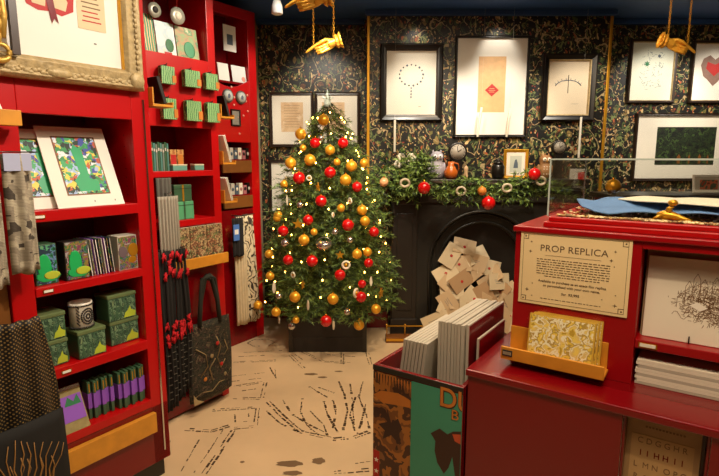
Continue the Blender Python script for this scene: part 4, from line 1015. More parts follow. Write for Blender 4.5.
# ornaments, each hung where its sight line meets the cone of the tree
def on_tree(x, y, out=.0):
    u, v = (x-359.5)/F, (238-y)/F; c, s = math.cos(TH), math.sin(TH); r = Vector((u, c+v*s, -s+v*c)); t_ = 3.2
    while t_ < 6:
        p = r*t_; z = p.z+EYE; d = math.hypot(p.x-TX, p.y-TY)
        if d <= rad(z)*1.0+out: return Vector((p.x, p.y, z))
        t_ += .01
    t_ = (TY-.05)/r.y; return Vector((r.x*t_, r.y*t_, r.z*t_+EYE))
def ball_proto(m, r, name='bauble'):
    b = MB().sph((0, 0, 0), r, m, 20, 12).build(name); MB().lathe([(r*.2, r*.96), (r*.2, r*1.12), (r*.12, r*1.16)], GOLD, 8).build('cap', b)
    MB().tube([(r*.14*math.cos(q_), 0, r*1.22+r*.14*math.sin(q_)) for q_ in [2*PI*i/10 for i in range(10)]], r*.03, GOLD, 4, closed=True).build('loop', b)
    return b
def scatter(protos_, pts, lab, cat, grp):
    for i, (x, y, s) in enumerate(pts):
        o = protos_ if i == 0 else copy_tree(protos_); o.location = on_tree(x, y, .05); o.scale = (s, s, s); o.rotation_euler = (0, 0, i*1.1); tag(o, lab, cat, grp)
rp_ = ball_proto(REDB, .041)
scatter(rp_, [(315, 143, 1), (343, 143, 1.05), (299, 178, 1.2), (330, 172.5, 1.1), (357, 187, 1), (321, 201, 1.1), (308, 220, 1), (348, 225, 1.15), (374, 232, 1), (283, 231, 1.05),
              (288, 260, 1), (312, 261, 1.1), (368.5, 263, .9), (340, 275, 1.05), (361, 297, 1.05), (326, 321, 1.1), (362, 284, .8)], 'shiny red ball hanging on the christmas tree', 'bauble', 'red balls on the tree')
gp_ = ball_proto(GOLDB, .039)
scatter(gp_, [(323.5, 120, 1.15), (300.6, 134, 1.15), (330, 150, 1), (290.6, 163, 1.15), (310, 160, 1.15), (351.5, 166, 1.15), (364, 163, .9), (345.6, 180, 1.15), (284, 184, .8), (362, 210, 1.05), (278, 215, .9),
              (277, 218, .8), (365, 221, 1), (304, 240, 1.1), (357, 254, 1), (367.5, 252, .9), (269, 254, .9), (270, 276, .9), (295, 297, 1.1), (333, 299, 1.1), (258, 305, 1), (276, 312, .95), (376, 309, 1), (359, 325, 1.1), (314, 232, .7), (341, 208, .8), (296, 320, .7), (303, 148, .7), (337, 162, .7)],
        'matt gold ball hanging on the christmas tree', 'bauble', 'gold balls on the tree')
sp_ = ball_proto(SILV, .032, 'silver_bauble')
scatter(sp_, [(285, 243, 1), (321, 138, .7), (292, 326, 1), (300, 205, .8), (350, 240, .8), (335, 232, .8), (279, 296, .8), (347, 312, .8)], 'small silver ball hanging on the christmas tree', 'bauble', 'silver balls on the tree')
st = MB(); star(st, 0, 0, .045, GOLDP, -.004, .004, 5, .42); st = st.build('star_ornament')
scatter(st, [(298, 224, 1), (381, 293, 1), (318, 187, .8), (340, 255, .8), (303, 285, .8)], 'flat gold star hanging on the christmas tree', 'ornament', 'gold stars on the tree')
CRM = mat('cream_ornament', '#e6dcc4', .5)
fe = MB().prism([(0, .05), (.012, .02), (.014, -.02), (.004, -.05), (-.006, -.05), (-.014, -.015), (-.010, .025)], -.004, .004, CRM).build('feather_ornament')
scatter(fe, [(274, 287, 1), (333.6, 324, .9), (279, 318, .9), (371, 281, .8), (287, 200, .8), (308, 305, .8)], 'white feather shaped ornament hanging on the christmas tree', 'ornament', 'white feathers on the tree')
tu = MB()
tu.tube([(.025*math.cos(i*PI/8), 0, .025*math.sin(i*PI/8)) for i in range(16)], .008, CRM, 8, closed=True); tu.sph((0, 0, .0), .012, GOLDP, 8, 6)
tu = tu.build('wreath_ornament'); scatter(tu, [(346, 265, 1.1), (356, 293, 1.2), (350, 201, .8), (309, 178, .7), (333, 215, .7), (293, 275, .8)], 'small round cream wreath ornament hanging on the christmas tree', 'ornament', 'cream wreaths on the tree')
bl = thing('bowl_ornament', 'silver cauldron shaped ornament at the middle of the christmas tree', 'ornament', on_tree(324, 246, .03), 0)
MB().lathe([(.0, -.035), (.035, -.03), (.06, -.005), (.064, .015), (.058, .03), (.05, .03), (.05, .02), (.0, .015)], SILV, 20).build('bowl', bl)
MB().tube([(.055*math.cos(i*PI/12), 0, .028+.04*math.sin(i*PI/12)) for i in range(13)], .0025, SILV, 6).build('handle', bl)

# ------------------------------------------------------------------ garland and mantel pieces
gl = thing('garland', 'thick green fir garland draped along the front of the black mantel', 'garland', (1.11, 4.42, ZM), 0)
gr = random.Random(12); br = []
for i in range(190):
    x = gr.uniform(-.80, .60); th = 1 if x > -.5 else 1.5
    y = (-.15 if x > -.5 else -.06)+gr.uniform(-.06, .04); z = gr.uniform(-.13, -.02) if x > -.5 else gr.uniform(-.10, .16)
    d = Vector((gr.uniform(-.9, .9), gr.uniform(-1, -.1), gr.uniform(-.5, .35))).normalized()*gr.uniform(.09, .15)*(1.1 if x < -.5 else 1)
    br.append((Vector((x, y, z)), Vector((x, y, z))+d))
for i in range(70):
    x = gr.uniform(-.90, -.52); z = gr.uniform(-.12, .14); d = Vector((gr.uniform(-.8, .3), gr.uniform(-.8, .0), gr.uniform(-.4, .8))).normalized()*.15
    br.append((Vector((x, -.03, z)), Vector((x, -.03, z))+d))
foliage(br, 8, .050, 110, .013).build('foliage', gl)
MB().tube([(-.85, -.0, .0), (-.4, -.03, -.03), (0, -.04, -.04), (.5, -.03, -.03)], .012, BARK, 8).build('core', gl)
def at_g(x, y, Y=4.10): return at_y(x, y, Y)
for x, y, s, lab in ((424, 188, 1.25, 'red ball in the garland, left of centre on the mantel'), (488.5, 203, 1.35, 'red ball hanging lowest from the middle of the garland'), (534.5, 174, 1.2, 'red ball at the right end of the garland')):
    o = copy_tree(rp_); o.scale = (s, s, s); o.location = at_g(x, y); o.pop('group', None) if 'group' in o.keys() else None
    if 'group' in o.keys(): del o['group']
    tag(o, lab, 'bauble')
for x, y, m, lab in ((384, 182, mat('peach_glass', '#d8a070', .3), 'peach coloured ornament at the left end of the garland'), (482, 191, ORG, 'orange star like ornament in the middle of the garland')):
    o = ball_proto(m, .036, 'ornament'); o.location = at_g(x, y); tag(o, lab, 'ornament')
for x, y, lab in ((405, 183, 'round pale ring ornament in the garland under the white flowers'), (461, 191, 'round pale ring ornament in the middle of the garland'), (507, 188, 'small pale ring ornament in the right half of the garland'), (541, 181, 'pale ring ornament under the owl at the right of the garland')):
    r_ = .035; o = MB().tube([(r_*math.cos(i*PI/8), 0, r_*.85*math.sin(i*PI/8)) for i in range(16)], .010, mat('ring_tan', '#b8aa90', .5), 8, closed=True).build('ring_ornament', loc=at_g(x, y)); tag(o, lab, 'ornament')
# white flowers
wf = thing('white_flowers', 'bunch of white flowers standing in the garland at the left of the mantel', 'flowers', (at_y(406, 158, 4.36).x, 4.36, ZM+.07))
for k in range(6):
    a_ = k*1.1; f_ = MB(); cx, cz = (-.07+.028*k), .06+.03*((k*2) % 3)
    for j in range(6): t_ = 2*PI*j/6; f_.sph((cx+.018*math.cos(t_), -.02, cz+.018*math.sin(t_)), .016, CRM, 8, 5, (1, .4, 1))
    f_.tube([(cx*.4, 0, -.02), (cx, -.01, cz)], .003, FIR, 5); f_.build('flower', wf)
def candle(x, y0, y1, tilt, lab, Y):
    a = at_y(x, y1, Y); b = at_y(x, y0, Y); h = b.z-a.z
    o = thing('floating_candle', lab, 'candle', (a.x, Y, a.z), rot=(0, tilt, 0))
    MB().lathe([(.009, 0), (.010, .003), (.010, h-.004), (.008, h)], mat('candle_wax', '#e6e0cc', .5, var=.04), 12).build('wax', o)
    MB().tube([(0, 0, h), (.001, 0, h+.012)], .001, INK, 5).build('wick', o)
    th = ZC-a.z-h; sx = -math.tan(tilt)*th
    MB().tube([(0, 0, h+.010), (sx, 0, (h+.010)+(ZC-a.z-h-.011)/1)], .0004, CRM, 4).build('thread', o)
candle(394.5, 120, 152, 0, 'white taper candle hanging below the chunky necklace frame', 4.6)
candle(477.5, 107, 137, R_(6), 'left of two slanting white tapers hanging over the largest frame', 4.6)
candle(506.5, 108, 137, R_(5), 'right of two slanting white tapers hanging over the largest frame', 4.6)
candle(578.5, 117, 158, 0, 'white taper candle hanging below the ornate bow drawing frame', 4.6)
def mx(x, Y=4.52): return at_y(x, 170, Y).x
# owl figures
def owl(lab, x, h, m, m2, Y=4.54):
    o = thing('owl_figurine', lab, 'owl figurine', (mx(x, Y), Y, ZM)); s = h
    MB().lathe([(.17*s, 0), (.25*s, .08*s), (.30*s, .3*s), (.27*s, .52*s), (.20*s, .62*s), (.24*s, .75*s), (.23*s, .88*s), (.13*s, .97*s), (.02*s, 1.0*s)], m, 18).build('body', o)
    for sx in (-1, 1):
        MB().lathe([(.085*s, -.235*s), (.075*s, -.25*s), (.03*s, -.262*s)], m2, 12, (sx*.095*s, .80*s), 'y').sph((sx*.095*s, -.258*s, .80*s), .032*s, INK, 8, 6).build('eye', o)
        MB().sph((sx*.14*s, 0, .95*s), .07*s, m, 8, 6, (.6, .6, 1.5)).build('ear_tuft', o)
        MB().sph((sx*.27*s, 0, .36*s), .16*s, m, 10, 8, (.4, .9, 1.5)).build('wing', o)
    MB().lathe([(.0, -.31*s), (.03*s, -.25*s), (.03*s, -.22*s)], GOLDP, 8, (0, .73*s), 'y').build('beak', o)
    q = MB()
    for k in range(4):
        for j in range(3): q.sph(((j-1)*.11*s, -.285*s+.03*s*abs(j-1), (.2+.1*k)*s), .035*s, m2, 6, 4, (.6, .3, .6))
    q.build('breast_speckles', o)
owl('brown and cream owl figure at the right end of the mantel', 544.5, .21, mat('owl_brown', '#8a6238', .6, var=.35, scale=40), CRM)
owl('grey white owl figure standing in the left half of the mantel garland', 436.5, .24, mat('owl_grey', '#9a949c', .6, var=.25, scale=40), mat('owl_pale', '#d8d4d8', .6))
# clocks
def clock(lab, x, y, r, fr, face, name='mantel_clock', Y=4.60):
    p = at_y(x, y, Y); o = thing(name, lab, 'clock', (p.x, Y, ZM)); zc_ = p.z-ZM
    MB().lathe([(r*.80, -.018), (r*.92, -.024), (r, -.012), (r, .02), (.0, .021)], fr, 28, (0, zc_), 'y').box(-r*.5, r*.5, -.02, .03, 0, max(.012, zc_-r*.9), fr).build('case', o)
    MB().lathe([(r*.78, -.0215), (r*.78, -.0185)], face, 24, (0, zc_), 'y').build('face', o)
    q = MB()
    for i in range(12): t_ = 2*PI*i/12; line(q, r*.6*math.sin(t_), zc_+r*.6*math.cos(t_), r*.72*math.sin(t_), zc_+r*.72*math.cos(t_), r*.06, INK, -.0226, -.0217)
    q.build('hour_marks', o); line(h1 := MB(), 0, zc_, r*.35, zc_+r*.25, r*.08, INK, -.0236, -.0228); h1.build('hand', o); line(h2 := MB(), 0, zc_, -r*.1, zc_+r*.6, r*.06, INK, -.0246, -.0238); h2.build('hand', o)
clock('oval black rimmed clock behind the amber jug on the mantel', 457.5, 152, .085, BLKF, mat('clock_face', '#9a9080', .5))
clock('small black round clock beside the brown owl on the mantel', 559, 147.5, .065, BLKF, mat('clock_face_dark', '#857c6c', .5))
clock('black round clock on the recessed wall, seen just above the glass case', 616, 150.5, .075, BLKF, mat('clock_face_dark', '#5a5248', .5), Y=4.60) if False else None
jg = thing('amber_jug', 'small amber glass jug between the grey owl and the oval clock', 'jug', (mx(450.5), 4.50, ZM))
AMB = mat('amber_glass', '#b0581c', .15, coat=.5)
MB().lathe([(.035, 0), (.055, .02), (.062, .06), (.04, .10), (.026, .12), (.03, .15), (.024, .15), (.0, .14)], AMB, 18).build('body', jg)
MB().tube([(.028, 0, .14), (.062, 0, .13), (.07, 0, .09), (.055, 0, .06)], .006, AMB, 8).build('handle', jg)
dv = thing('black_pot', 'black lidded pot beside the small gold frame on the mantel', 'pot', (mx(498), 4.52, ZM))
MB().lathe([(.04, 0), (.055, .03), (.055, .11), (.04, .13)], BLKF, 16).build('body', dv); MB().lathe([(.045, .13), (.03, .15), (.01, .16), (.012, .175), (.0, .18)], BLKF, 16).build('lid', dv)
sb = thing('pale_figurine', 'tiny cream figure right of the oval clock on the mantel', 'figurine', (mx(465.5), 4.50, ZM))
MB().lathe([(.022, 0), (.026, .02), (.014, .06), (.02, .075), (.018, .10), (.002, .115)], mat('tan_figurine', '#b89870', .6), 12).build('body', sb)
def art_small(p, w, h, mw):
    m = MB().prism([(-.02, h*.36), (.02, h*.36), (.018, h*.5), (.006, h*.66), (-.008, h*.64), (-.016, h*.5)], ya-.0006, yb-.0006, INKG); sheetart(p, -w*.24, w*.24, h*.22, h*.78, mat('pale_blue_sheet', '#c0c4b4', .6)); m.build('drawing', p)
sf = picture('small gold framed picture standing on the mantel', (503.5, 141.5, 528, 171), 4.56, .028, GOLDP, MATB, art_small, lip=OAK, d=.02)
sf.location.z = ZM+.001
# objects beyond the counter seen through the glass case: a side table with leaning prints
sd = thing('side_table', 'dark side table beyond the glass case carrying small pictures and a gold ball', 'table', (2.75, 3.9, 0))
MB().box(-.90, .75, -.22, .22, 1.295, 1.335, BLK).build('tabletop', sd, bevel=.004)
for sx in (-.85, .7):
    for sy in (-.18, .18): MB().box(sx-.025, sx+.025, sy-.025, sy+.025, 0, 1.295, BLK).build('leg', sd, bevel=.003)
def leanpic(lab, x0, y0, x1, Y, m, col, tilt=8):
    a = at_y(x0, y0, Y); b = at_y(x1, y0, Y); h = a.z-1.335; w = b.x-a.x
    o = thing('small_framed_print', lab, 'framed picture', ((a.x+b.x)/2, Y, 1.3365), rot=(R_(-tilt), 0, 0))
    frame_mb(w, h, .018, .012, m).build('frame', o); MB().box(-w/2+.015, w/2-.015, -.006, -.001, .015, h-.015, MATG).build('mat_board', o)
    MB().box(-w*.28, w*.28, -.0072, -.0061, h*.18, h*.72, col).build('artwork', o)
leanpic('small pale framed print with red picture, seen through the glass at right', 694, 175, 726, 3.95, WHT, artmat('red_brown_art', ['#7a2a1c', '#c06a4a', '#4a5a48', '#9a3a28'], 20))
leanpic('narrow grey framed print with red patch, seen through the left end of the glass case', 568, 168, 588, 3.95, MATG, REDI) if False else None
lf = thing('standing_card', 'grey upright card with a red patch seen through the left of the glass case', 'card', (at_y(577, 190, 4.4).x, 4.40, ZM)); MB().box(-.07, .07, 0, .006, 0, .09, MATG).build('card', lf); MB().box(-.0, .055, -.001, -.0001, .0, .06, REDI).build('red_patch', lf)
gb = ball_proto(GOLDP, .055, 'gold_globe'); p = at_y(613, 188, 3.85); gb.location = (p.x, 3.85, 1.335+.0565); tag(gb, 'round gold ball on the side table, seen through the glass case', 'ball')

# ------------------------------------------------------------------ hanging gilded hands on chains
GH_ = mat('gilded_hand', '#e0a638', .38, metal=.45, var=.12, scale=20)
def hand(lab, loc, rz, tilt, s=1.0, flip=1, chains=((-.045, .0), (.075, .0))):
    o = thing('gilded_hand', lab, 'hanging hand', loc, rot=(0, tilt*flip, rz)); mb = MB()
    # palm, back of the hand, wrist
    mb.sph((.042, 0, -.002), .031, GH_, 16, 12, (1.25, .5, .9)); mb.tube([(.04, 0, 0), (.085, 0, .002)], [.026, .023], GH_, 12)
    # index finger pointing away
    mb.tube([(.040, -.002, .014), (.012, -.004, .019), (-.025, -.006, .017), (-.060, -.006, .008), (-.092, -.006, -.003), (-.100, -.006, -.006)], [.0125, .0115, .0100, .0088, .0068, .003], GH_, 10)
    # three curled fingers
    for k, (z0, l) in enumerate(((.000, .046), (-.0155, .040), (-.029, .030))):
        mb.tube([(.045, -.0, z0*.75), (.012, -.008, z0), (-.012-l*.3, -.013, z0-.003), (-.018-l*.45, -.022, z0-.006), (-.010-l*.2, -.030, z0-.008), (.008, -.028, z0-.006)], [.0095, .0088, .0082, .0078, .0072, .005], GH_, 10)
    # thumb
    mb.tube([(.055, -.006, .014), (.030, -.017, .024), (.002, -.024, .020), (-.020, -.026, .012)], [.012, .0105, .0095, .007], GH_, 10)
    h = mb.build('hand', o); md = h.modifiers.new('remesh', 'REMESH'); md.mode = 'VOXEL'; md.voxel_size = .0017; md.use_smooth_shade = True
    sm = h.modifiers.new('smooth', 'SMOOTH'); sm.iterations = 4
    cf = MB(); n = 40
    for a0_, a1_, r0, r1 in ((.078, .092, .027, .038), (.092, .098, .038, .030), (.098, .116, .031, .044)):
        vs = []; 
        for j in range(2):
            for i in range(n): t_ = 2*PI*i/n; rr = (r0, r1)[j]*(1+(.10 if j else .02)*math.sin(t_*10)); vs.append(((a0_, a1_)[j], rr*math.cos(t_)*.75, rr*math.sin(t_)))
        cf.add(vs, [(i, (i+1) % n, n+(i+1) % n, n+i) for i in range(n)], GH_, True)
    cf.build('ruffled_cuff', o, solid=.003)
    o.scale = (s*flip, s, s)
    M = Matrix.Translation(loc) @ Euler((0, tilt*flip, rz)).to_matrix().to_4x4() @ Matrix.Diagonal((s*flip, s, s, 1))
    for cx, cz in chains:
        p = M @ Vector((cx, 0, cz+.015)); ch = MB(); k = 0; z = p.z
        while z < ZC-.006:
            ang = (k % 2)*PI/2; ch.tube([(.0055*math.cos(i*PI/4)*math.cos(ang), .0055*math.cos(i*PI/4)*math.sin(ang), z-p.z+.010*math.sin(i*PI/4)) for i in range(8)], .0018, GOLDP, 5, closed=True)
            z += .0165; k += 1
        c_ = ch.build('chain', loc=p); tag(c_, 'fine gold chain from the ceiling holding the '+lab.split(',')[0]+(' near its fingers' if cx < 0 else ' near its cuff'), 'chain')
p = at_y(322, 46.5, 3.4); hand('gilded hand pointing left, above the twin documents', (p.x, 3.4, p.z), 0, R_(-18), 1.12)
p = at_y(306, 2, 2.7); hand('topmost gilded hand, cut by the upper edge of the photo', (p.x, 2.7, p.z+.0), 0, R_(-12), 1.10, chains=((-.03, .0), (.07, .0)))
p = at_y(679, 46.5, 3.4); hand('gilded hand pointing right, above the plant drawing', (p.x, 3.4, p.z), 0, R_(-18), 1.12, flip=-1)
sl = thing('ceiling_spotlight', 'small white spotlight at the ceiling beside the topmost gilded hand', 'spotlight', (at_y(277, 9, 3.2).x, 3.2, ZC-.005))
zz_ = at_y(277, 9, 3.2).z-ZC
MB().tube([(0, 0, 0), (0, 0, zz_+.05)], .006, BLK, 8).build('stem', sl)
MB().lathe([(.022, zz_+.05), (.032, zz_+.02), (.034, zz_-.02), (.028, zz_-.025), (.0, zz_-.022)], mat('lamp_white', '#d8dce0', .4), 16).build('head', sl)

# ------------------------------------------------------------------ goods on the middle shelving
GPK = artmat('green_pack_art', ['#1f6a3c', '#6aa05a', '#c8d8a8', '#2f7a48', '#8ab870'], 22, 'wave', dist=.03)
def green_pack(lab, a0, z0, w, h, depth=.0):
    o = thing('pegged_pack', lab, 'pack', W(a0, B2+.0005, z0), RZL)
    for k in range(4):
        MB().box(.0+k*.003, w-.003*(3-k), -.052+k*.012, -.044+k*.012, .0+.002*(k % 2), h, GPK).build('packet', o, bevel=.001)
    MB().box(w*.72, w*.98, -.054, -.0525, .01, h*.5, ORG).build('orange_patch', o)
    MB().tube([(w*.3, -.001, h+.006), (w*.3, -.062, h+.006), (w*.3, -.066, h+.014)], .0025, BLK, 6).build('peg', o)
    MB().box(w*.15, w*.45, -.05, -.008, h-.002, h+.004, BLK).build('hanger_tab', o)
for i, (a0, w) in enumerate(((1.79, .095), (1.945, .115), (2.095, .10))):
    pos = ('left', 'middle', 'right')[i]
    green_pack('green pegged pack, %s of the upper row on the middle shelving' % pos, a0, 2.012, w, .095)
    green_pack('green pegged pack, %s of the lower row on the middle shelving' % pos, a0+.0, 1.818, w, .115)
def upright(name, lab, cat, a, d, z, w, h, m, face, lean=8, group=None, t=.006, yaw=0):
    o = thing(name, lab, cat, lp(a, d, z, face), RZL, group, rot=(R_(-lean), 0, RZL+yaw))
    MB().box(-w/2, w/2, 0, t, 0, h, m).build('sheet', o, bevel=.0008); return o
ZT = 2.1845
ART1 = artmat('pale_wash_art', ['#d8dcd0', '#e6e6dc', '#b8ccd4', '#cfd8c8', '#9ab89a'], 12, 'noise', dist=.1, const=False)
ART2 = artmat('green_figure_art', ['#c8b890', '#8aa878', '#b89070', '#5a9068', '#d8cca8'], 14, 'noise', dist=.1, const=False)
a_ = upright('illustrated_card', 'green and orange striped card at the left of the top shelf in the middle', 'card', 1.79, .03, ZT, .075, .21, artmat('green_orange_card', ['#2f7a50', '#e0d0a0', '#d06a20', '#3a8a58'], 10, 'wave'), B2)
a_ = upright('illustrated_card', 'white illustrated card with dark green plant, middle of the top shelf', 'card', 1.905, .04, ZT, .125, .19, ART1, B2); MB().sph((.02, -.001, .06), .035, mat('plant_green', '#2f6a40', .5), 10, 6, (.8, .03, 1.1)).build('plant_motif', a_); MB().box(-.02, .03, -.001, -.0002, .005, .02, REDI).build('red_motif', a_)
a_ = upright('illustrated_card', 'beige and green illustrated card at the right of the top shelf in the middle', 'card', 2.060, .05, ZT, .155, .19, ART2, B2); MB().sph((.01, -.001, .06), .045, mat('plant_teal', '#4a9068', .5), 10, 6, (.9, .03, 1.1)).build('green_motif', a_)
for a0, z0, s, lab in ((1.825, 2.415, .04, 'oval ring shaped hanging ornament above the striped card'), (1.975, 2.415, .048, 'round cream hanging ornament above the illustrated cards')):
    o = thing('hanging_ornament', lab, 'ornament', lp(a0, .03, z0, B2), RZL); MB().lathe([(s*.5, -.010), (s, -.006), (s, .004), (s*.8, .008)], mat('pewter', '#a8a694', .35, metal=.3), 20, (0, 0), 'y').build('disc', o)
    MB().lathe([(s*.45, -.0125), (s*.45, -.0102)], INK if s < .045 else CRM, 16, (0, 0), 'y').build('centre', o); MB().tube([(0, 0, s), (.01, 0, 2.69-z0)], .0015, REDI, 5).build('cord', o)
MB().box(.10, iw, .021, .04, 2.68, 2.70, RED).build('hanging_rail', u2)
# books with green spines
for k in range(8):
    h = .165-.006*(k % 3); o = MB().box(0, .0115, 0, .09, 0, h, (TINB, mat('teal_spine', '#4a7a70', .5), mat('grey_green_spine', '#6a7a6c', .5))[k % 3]).box(.001, .0105, -.0007, 0, h*.7, h*.8, MATG).build('thin_book', loc=lp(1.745+k*.0145, .02, 1.526, B2), rz=RZL, bevel=.001)
    tag(o, 'thin upright green spined book at the left of the first open shelf, middle unit', 'book', 'green spined books in the middle unit')
BXM = artmat('brown_box_art', ['#7a4a2c', '#a8683a', '#c89858', '#5a3a24'], 30)
for k, (a0, w) in enumerate(((1.895, .045), (1.945, .045))): tag(MB().box(0, w, 0, .06, 0, .125, BXM).box(.004, w-.004, -.001, -.0001, .03, .095, (REDI, ORG)[k]).build('small_box', loc=lp(a0, .06, 1.526, B2), rz=RZL, bevel=.001), ('left', 'right')[k]+' small brown box behind the teal tins on the middle unit', 'box')
for k, (a0, w, lab) in enumerate(((1.875, .10, 'flat pale teal tin in front of the brown boxes'), (2.03, .07, 'flat pale teal tin standing alone at the right of the brown boxes'))):
    o = thing('flat_tin', lab, 'tin', lp(a0, .01, 1.5255, B2), RZL); MB().box(0, w, 0, .045, 0, .03, mat('pale_teal', '#6aa090', .4)).build('body', o, bevel=.003); MB().box(-.001, w+.001, -.001, .046, .030, .038, mat('cream_lid', '#d8d0b0', .4)).build('lid', o, bevel=.002)
for k, (z0, h, w, lab) in enumerate(((1.2305, .11, .135, 'mint green box at the bottom of the stack on the second open shelf'), (1.3415, .10, .125, 'dark green box on top of the mint box'))):
    o = thing('green_box', lab, 'box', lp(1.88, .02, z0, B2), RZL); MB().box(0, w, 0, .09, 0, h, (mat('mint_box', '#5aa878', .4), TINB)[k]).build('body', o, bevel=.003)
    MB().box(w/2-.006, w/2+.006, -.001, -.0002, .0, h, (TINB, GOLDP)[k]).build('band', o); MB().box(-.0012, w+.0012, -.0012, .0912, h-.025, h-.022, BLK).build('lid_line', o)
FLO = artmat('floral_notebook_print', ['#a8946a', '#5a5434', '#c4ae80', '#8a5238', '#3a3a28', '#7a8450', '#d8c494'], 24, 'noise', dist=.25)
for k in range(3):
    o = thing('floral_notebook', ('left', 'middle', 'right')[k]+' floral patterned notebook standing behind the oak lip of the middle unit', 'notebook', W(1.822+k*.126, B2+.026+.0, .9495), RZL, rot=(R_(-2), 0, RZL))
    MB().box(0, .122, 0, .018, 0, .235, FLO).build('cover', o, bevel=.002); MB().box(.003, .119, .003, .015, .234, .2365, MATG).build('pages', o)
# grey striped scarves and dark ties with red pompoms
GST = artmat('grey_striped_cloth', ['#8a8478', '#6a655c', '#9c9688', '#5a564e'], 14, 'wave', rough=.9)
s_ = hang('grey_scarf', 'dark grey scarf hanging behind the pale grey one, left of the mint box', 'scarf', 1.735, 1.835, 1.37, 1.488, B2+.02, mat('dark_grey_wool', '#5a574e', .9, var=.2), 4, .006)
s_ = hang('grey_scarf', 'long pale grey pleated scarf hanging in front of the middle shelving', 'scarf', 1.715, 1.850, 1.055, 1.385, B2+.055, mat('grey_wool', '#97907f', .9, var=.15, scale=60), 7, .007)
tag(MB().tube([(0, .088, 0), (0, 0, 0), (0, -.012, .012)], .003, CHROME, 6).build('wall_hook', loc=W(1.78, B2+.085, 1.40), rz=RZL), 'metal hook carrying the grey scarves', 'hook')
POM = mat('red_wool', '#b4121c', .95, var=.2, scale=60); BKW = mat('black_wool', '#15120f', .95, var=.3, scale=60)
pr_ = random.Random(17)
for k in range(6):
    a0 = 1.715+.028*k; b_ = B2+.055+.012*(k % 2); z1 = 1.075; z0 = .10+.02*k
    o = thing('black_scarf', 'narrow black scarf with red bands and tassels in the hanging bundle, middle unit', 'scarf', W(a0, b_, z0), RZL, 'black and red scarves in the hanging bundle')
    MB().sheet(lambda u, v: ((u-.5)*.036+.006*math.sin(v*6+k), -.006*math.sin(u*PI*3)-.012*math.sin(v*PI), (z1-z0)*v), 6, 20, BKW).build('cloth', o, solid=.005)
    q = MB()
    for zz in (z1-z0-.04, z1-z0-.12, .52-.02*k, .47-.015*k, .44): cx_, cz_ = pr_.uniform(-.006, .006), zz+pr_.uniform(-.02, .02); [q.tube([(cx_, -.020, cz_), (cx_+pr_.uniform(-.012, .012), -.028, cz_+pr_.uniform(-.01, .02)), (cx_+pr_.uniform(-.016, .016), -.020-pr_.uniform(0, .012), cz_-pr_.uniform(.01, .04))], [.004, .006, .003], POM, 5) for _ in range(7)]
    q.build('red_tassels', o)
    q = MB()
    for j in range(7): q.box(-.011, .011, -.0245, -.0215, .08+.045*j, .083+.045*j, mat('grey_thread', '#5a564c', .9))
    q.build('grey_stripes', o)
tag(MB().tube([(-.09, .0, 0), (.09, .0, 0)], .005, BLK, 8).tube([(-.0, .0, 0), (0, .055, 0)], .004, BLK, 6).build('hanging_bar', loc=W(1.785, B2+.058, 1.08), rz=RZL), 'short black bar carrying the black and red scarves', 'bar')
# tapestry tote
TAP = artmat('tapestry_cloth', ['#12140f', '#1f241c', '#3c3426', '#2a3226', '#0f0f0b', '#44302a', '#5e5440', '#191d16'], 26, 'noise', rough=.85, dist=.2)
tt = thing('tapestry_tote', 'dark tapestry tote bag hanging low by its handles in front of the middle unit', 'tote bag', W(2.02, B2+.06, .085), RZL)
def tot(s_):
    return lambda u, v: ((u-.5)*(.33+.02*math.sin(v*PI)), s_*(.045*math.sin(u*PI)**.6*(1-.75*v)*(math.sin(min(1, v*6+.15)*PI/2))+.0), .0+.50*v+.012*math.sin(u*PI)*(1-v)*-1)
MB().sheet(tot(-1), 16, 12, TAP).sheet(tot(1), 16, 12, TAP).build('bag_body', tt, solid=.004)
mb = MB(); VN = mat('beige_vine', '#8f7c56', .8)
for pts in ([(-.15, .03), (-.10, .06), (-.03, .05), (.03, .09), (.09, .08), (.15, .14)], [(-.12, .35), (-.06, .30), (-.05, .22), (-.10, .16)], [(.02, .40), (.06, .32), (.02, .26), (.05, .18), (.10, .22)], [(-.02, .12), (-.04, .2), (.0, .26)], [(.1, .35), (.13, .28), (.09, .25)]):
    mb.tube([(x, -.052+.04*abs(x)/.16, z) for x, z in pts], .0035, VN, 5)
for x, z, m in ((-.07, .14, ORG), (.06, .20, REDI), (-.02, .28, VN), (.09, .12, VN), (.03, .35, REDI)): mb.sph((x, -.050+.035*abs(x)/.16, z), .014, m, 8, 5, (1, .3, 1))
mb.build('vine_pattern', tt)
MB().prism([(-.165, .0), (-.165, .07), (-.14, .03), (-.09, .0)], -.040, -.034, mat('cream_corner', '#a8946c', .8)).build('corner_patch', tt)
for s_, dx in ((-1, 0), (1, .02)):
    MB().tube([(-.08+dx, s_*.014, .48), (-.06+dx, s_*.012, .64), (-.03+dx, 0, .77), (.005+dx, .0, .79), (.04+dx, .0, .76), (.07+dx, s_*.012, .62), (.08+dx, s_*.014, .48)], .014, mat('dark_webbing', '#23261e', .9), 8).build('handle', tt)
tag(MB().tube([(0, .058, 0), (0, -.03, 0), (0, -.036, .012)], .005, BLK, 6).build('wall_hook', loc=W(2.02, B2+.06, .852), rz=RZL), 'black hook carrying the tapestry tote', 'hook')

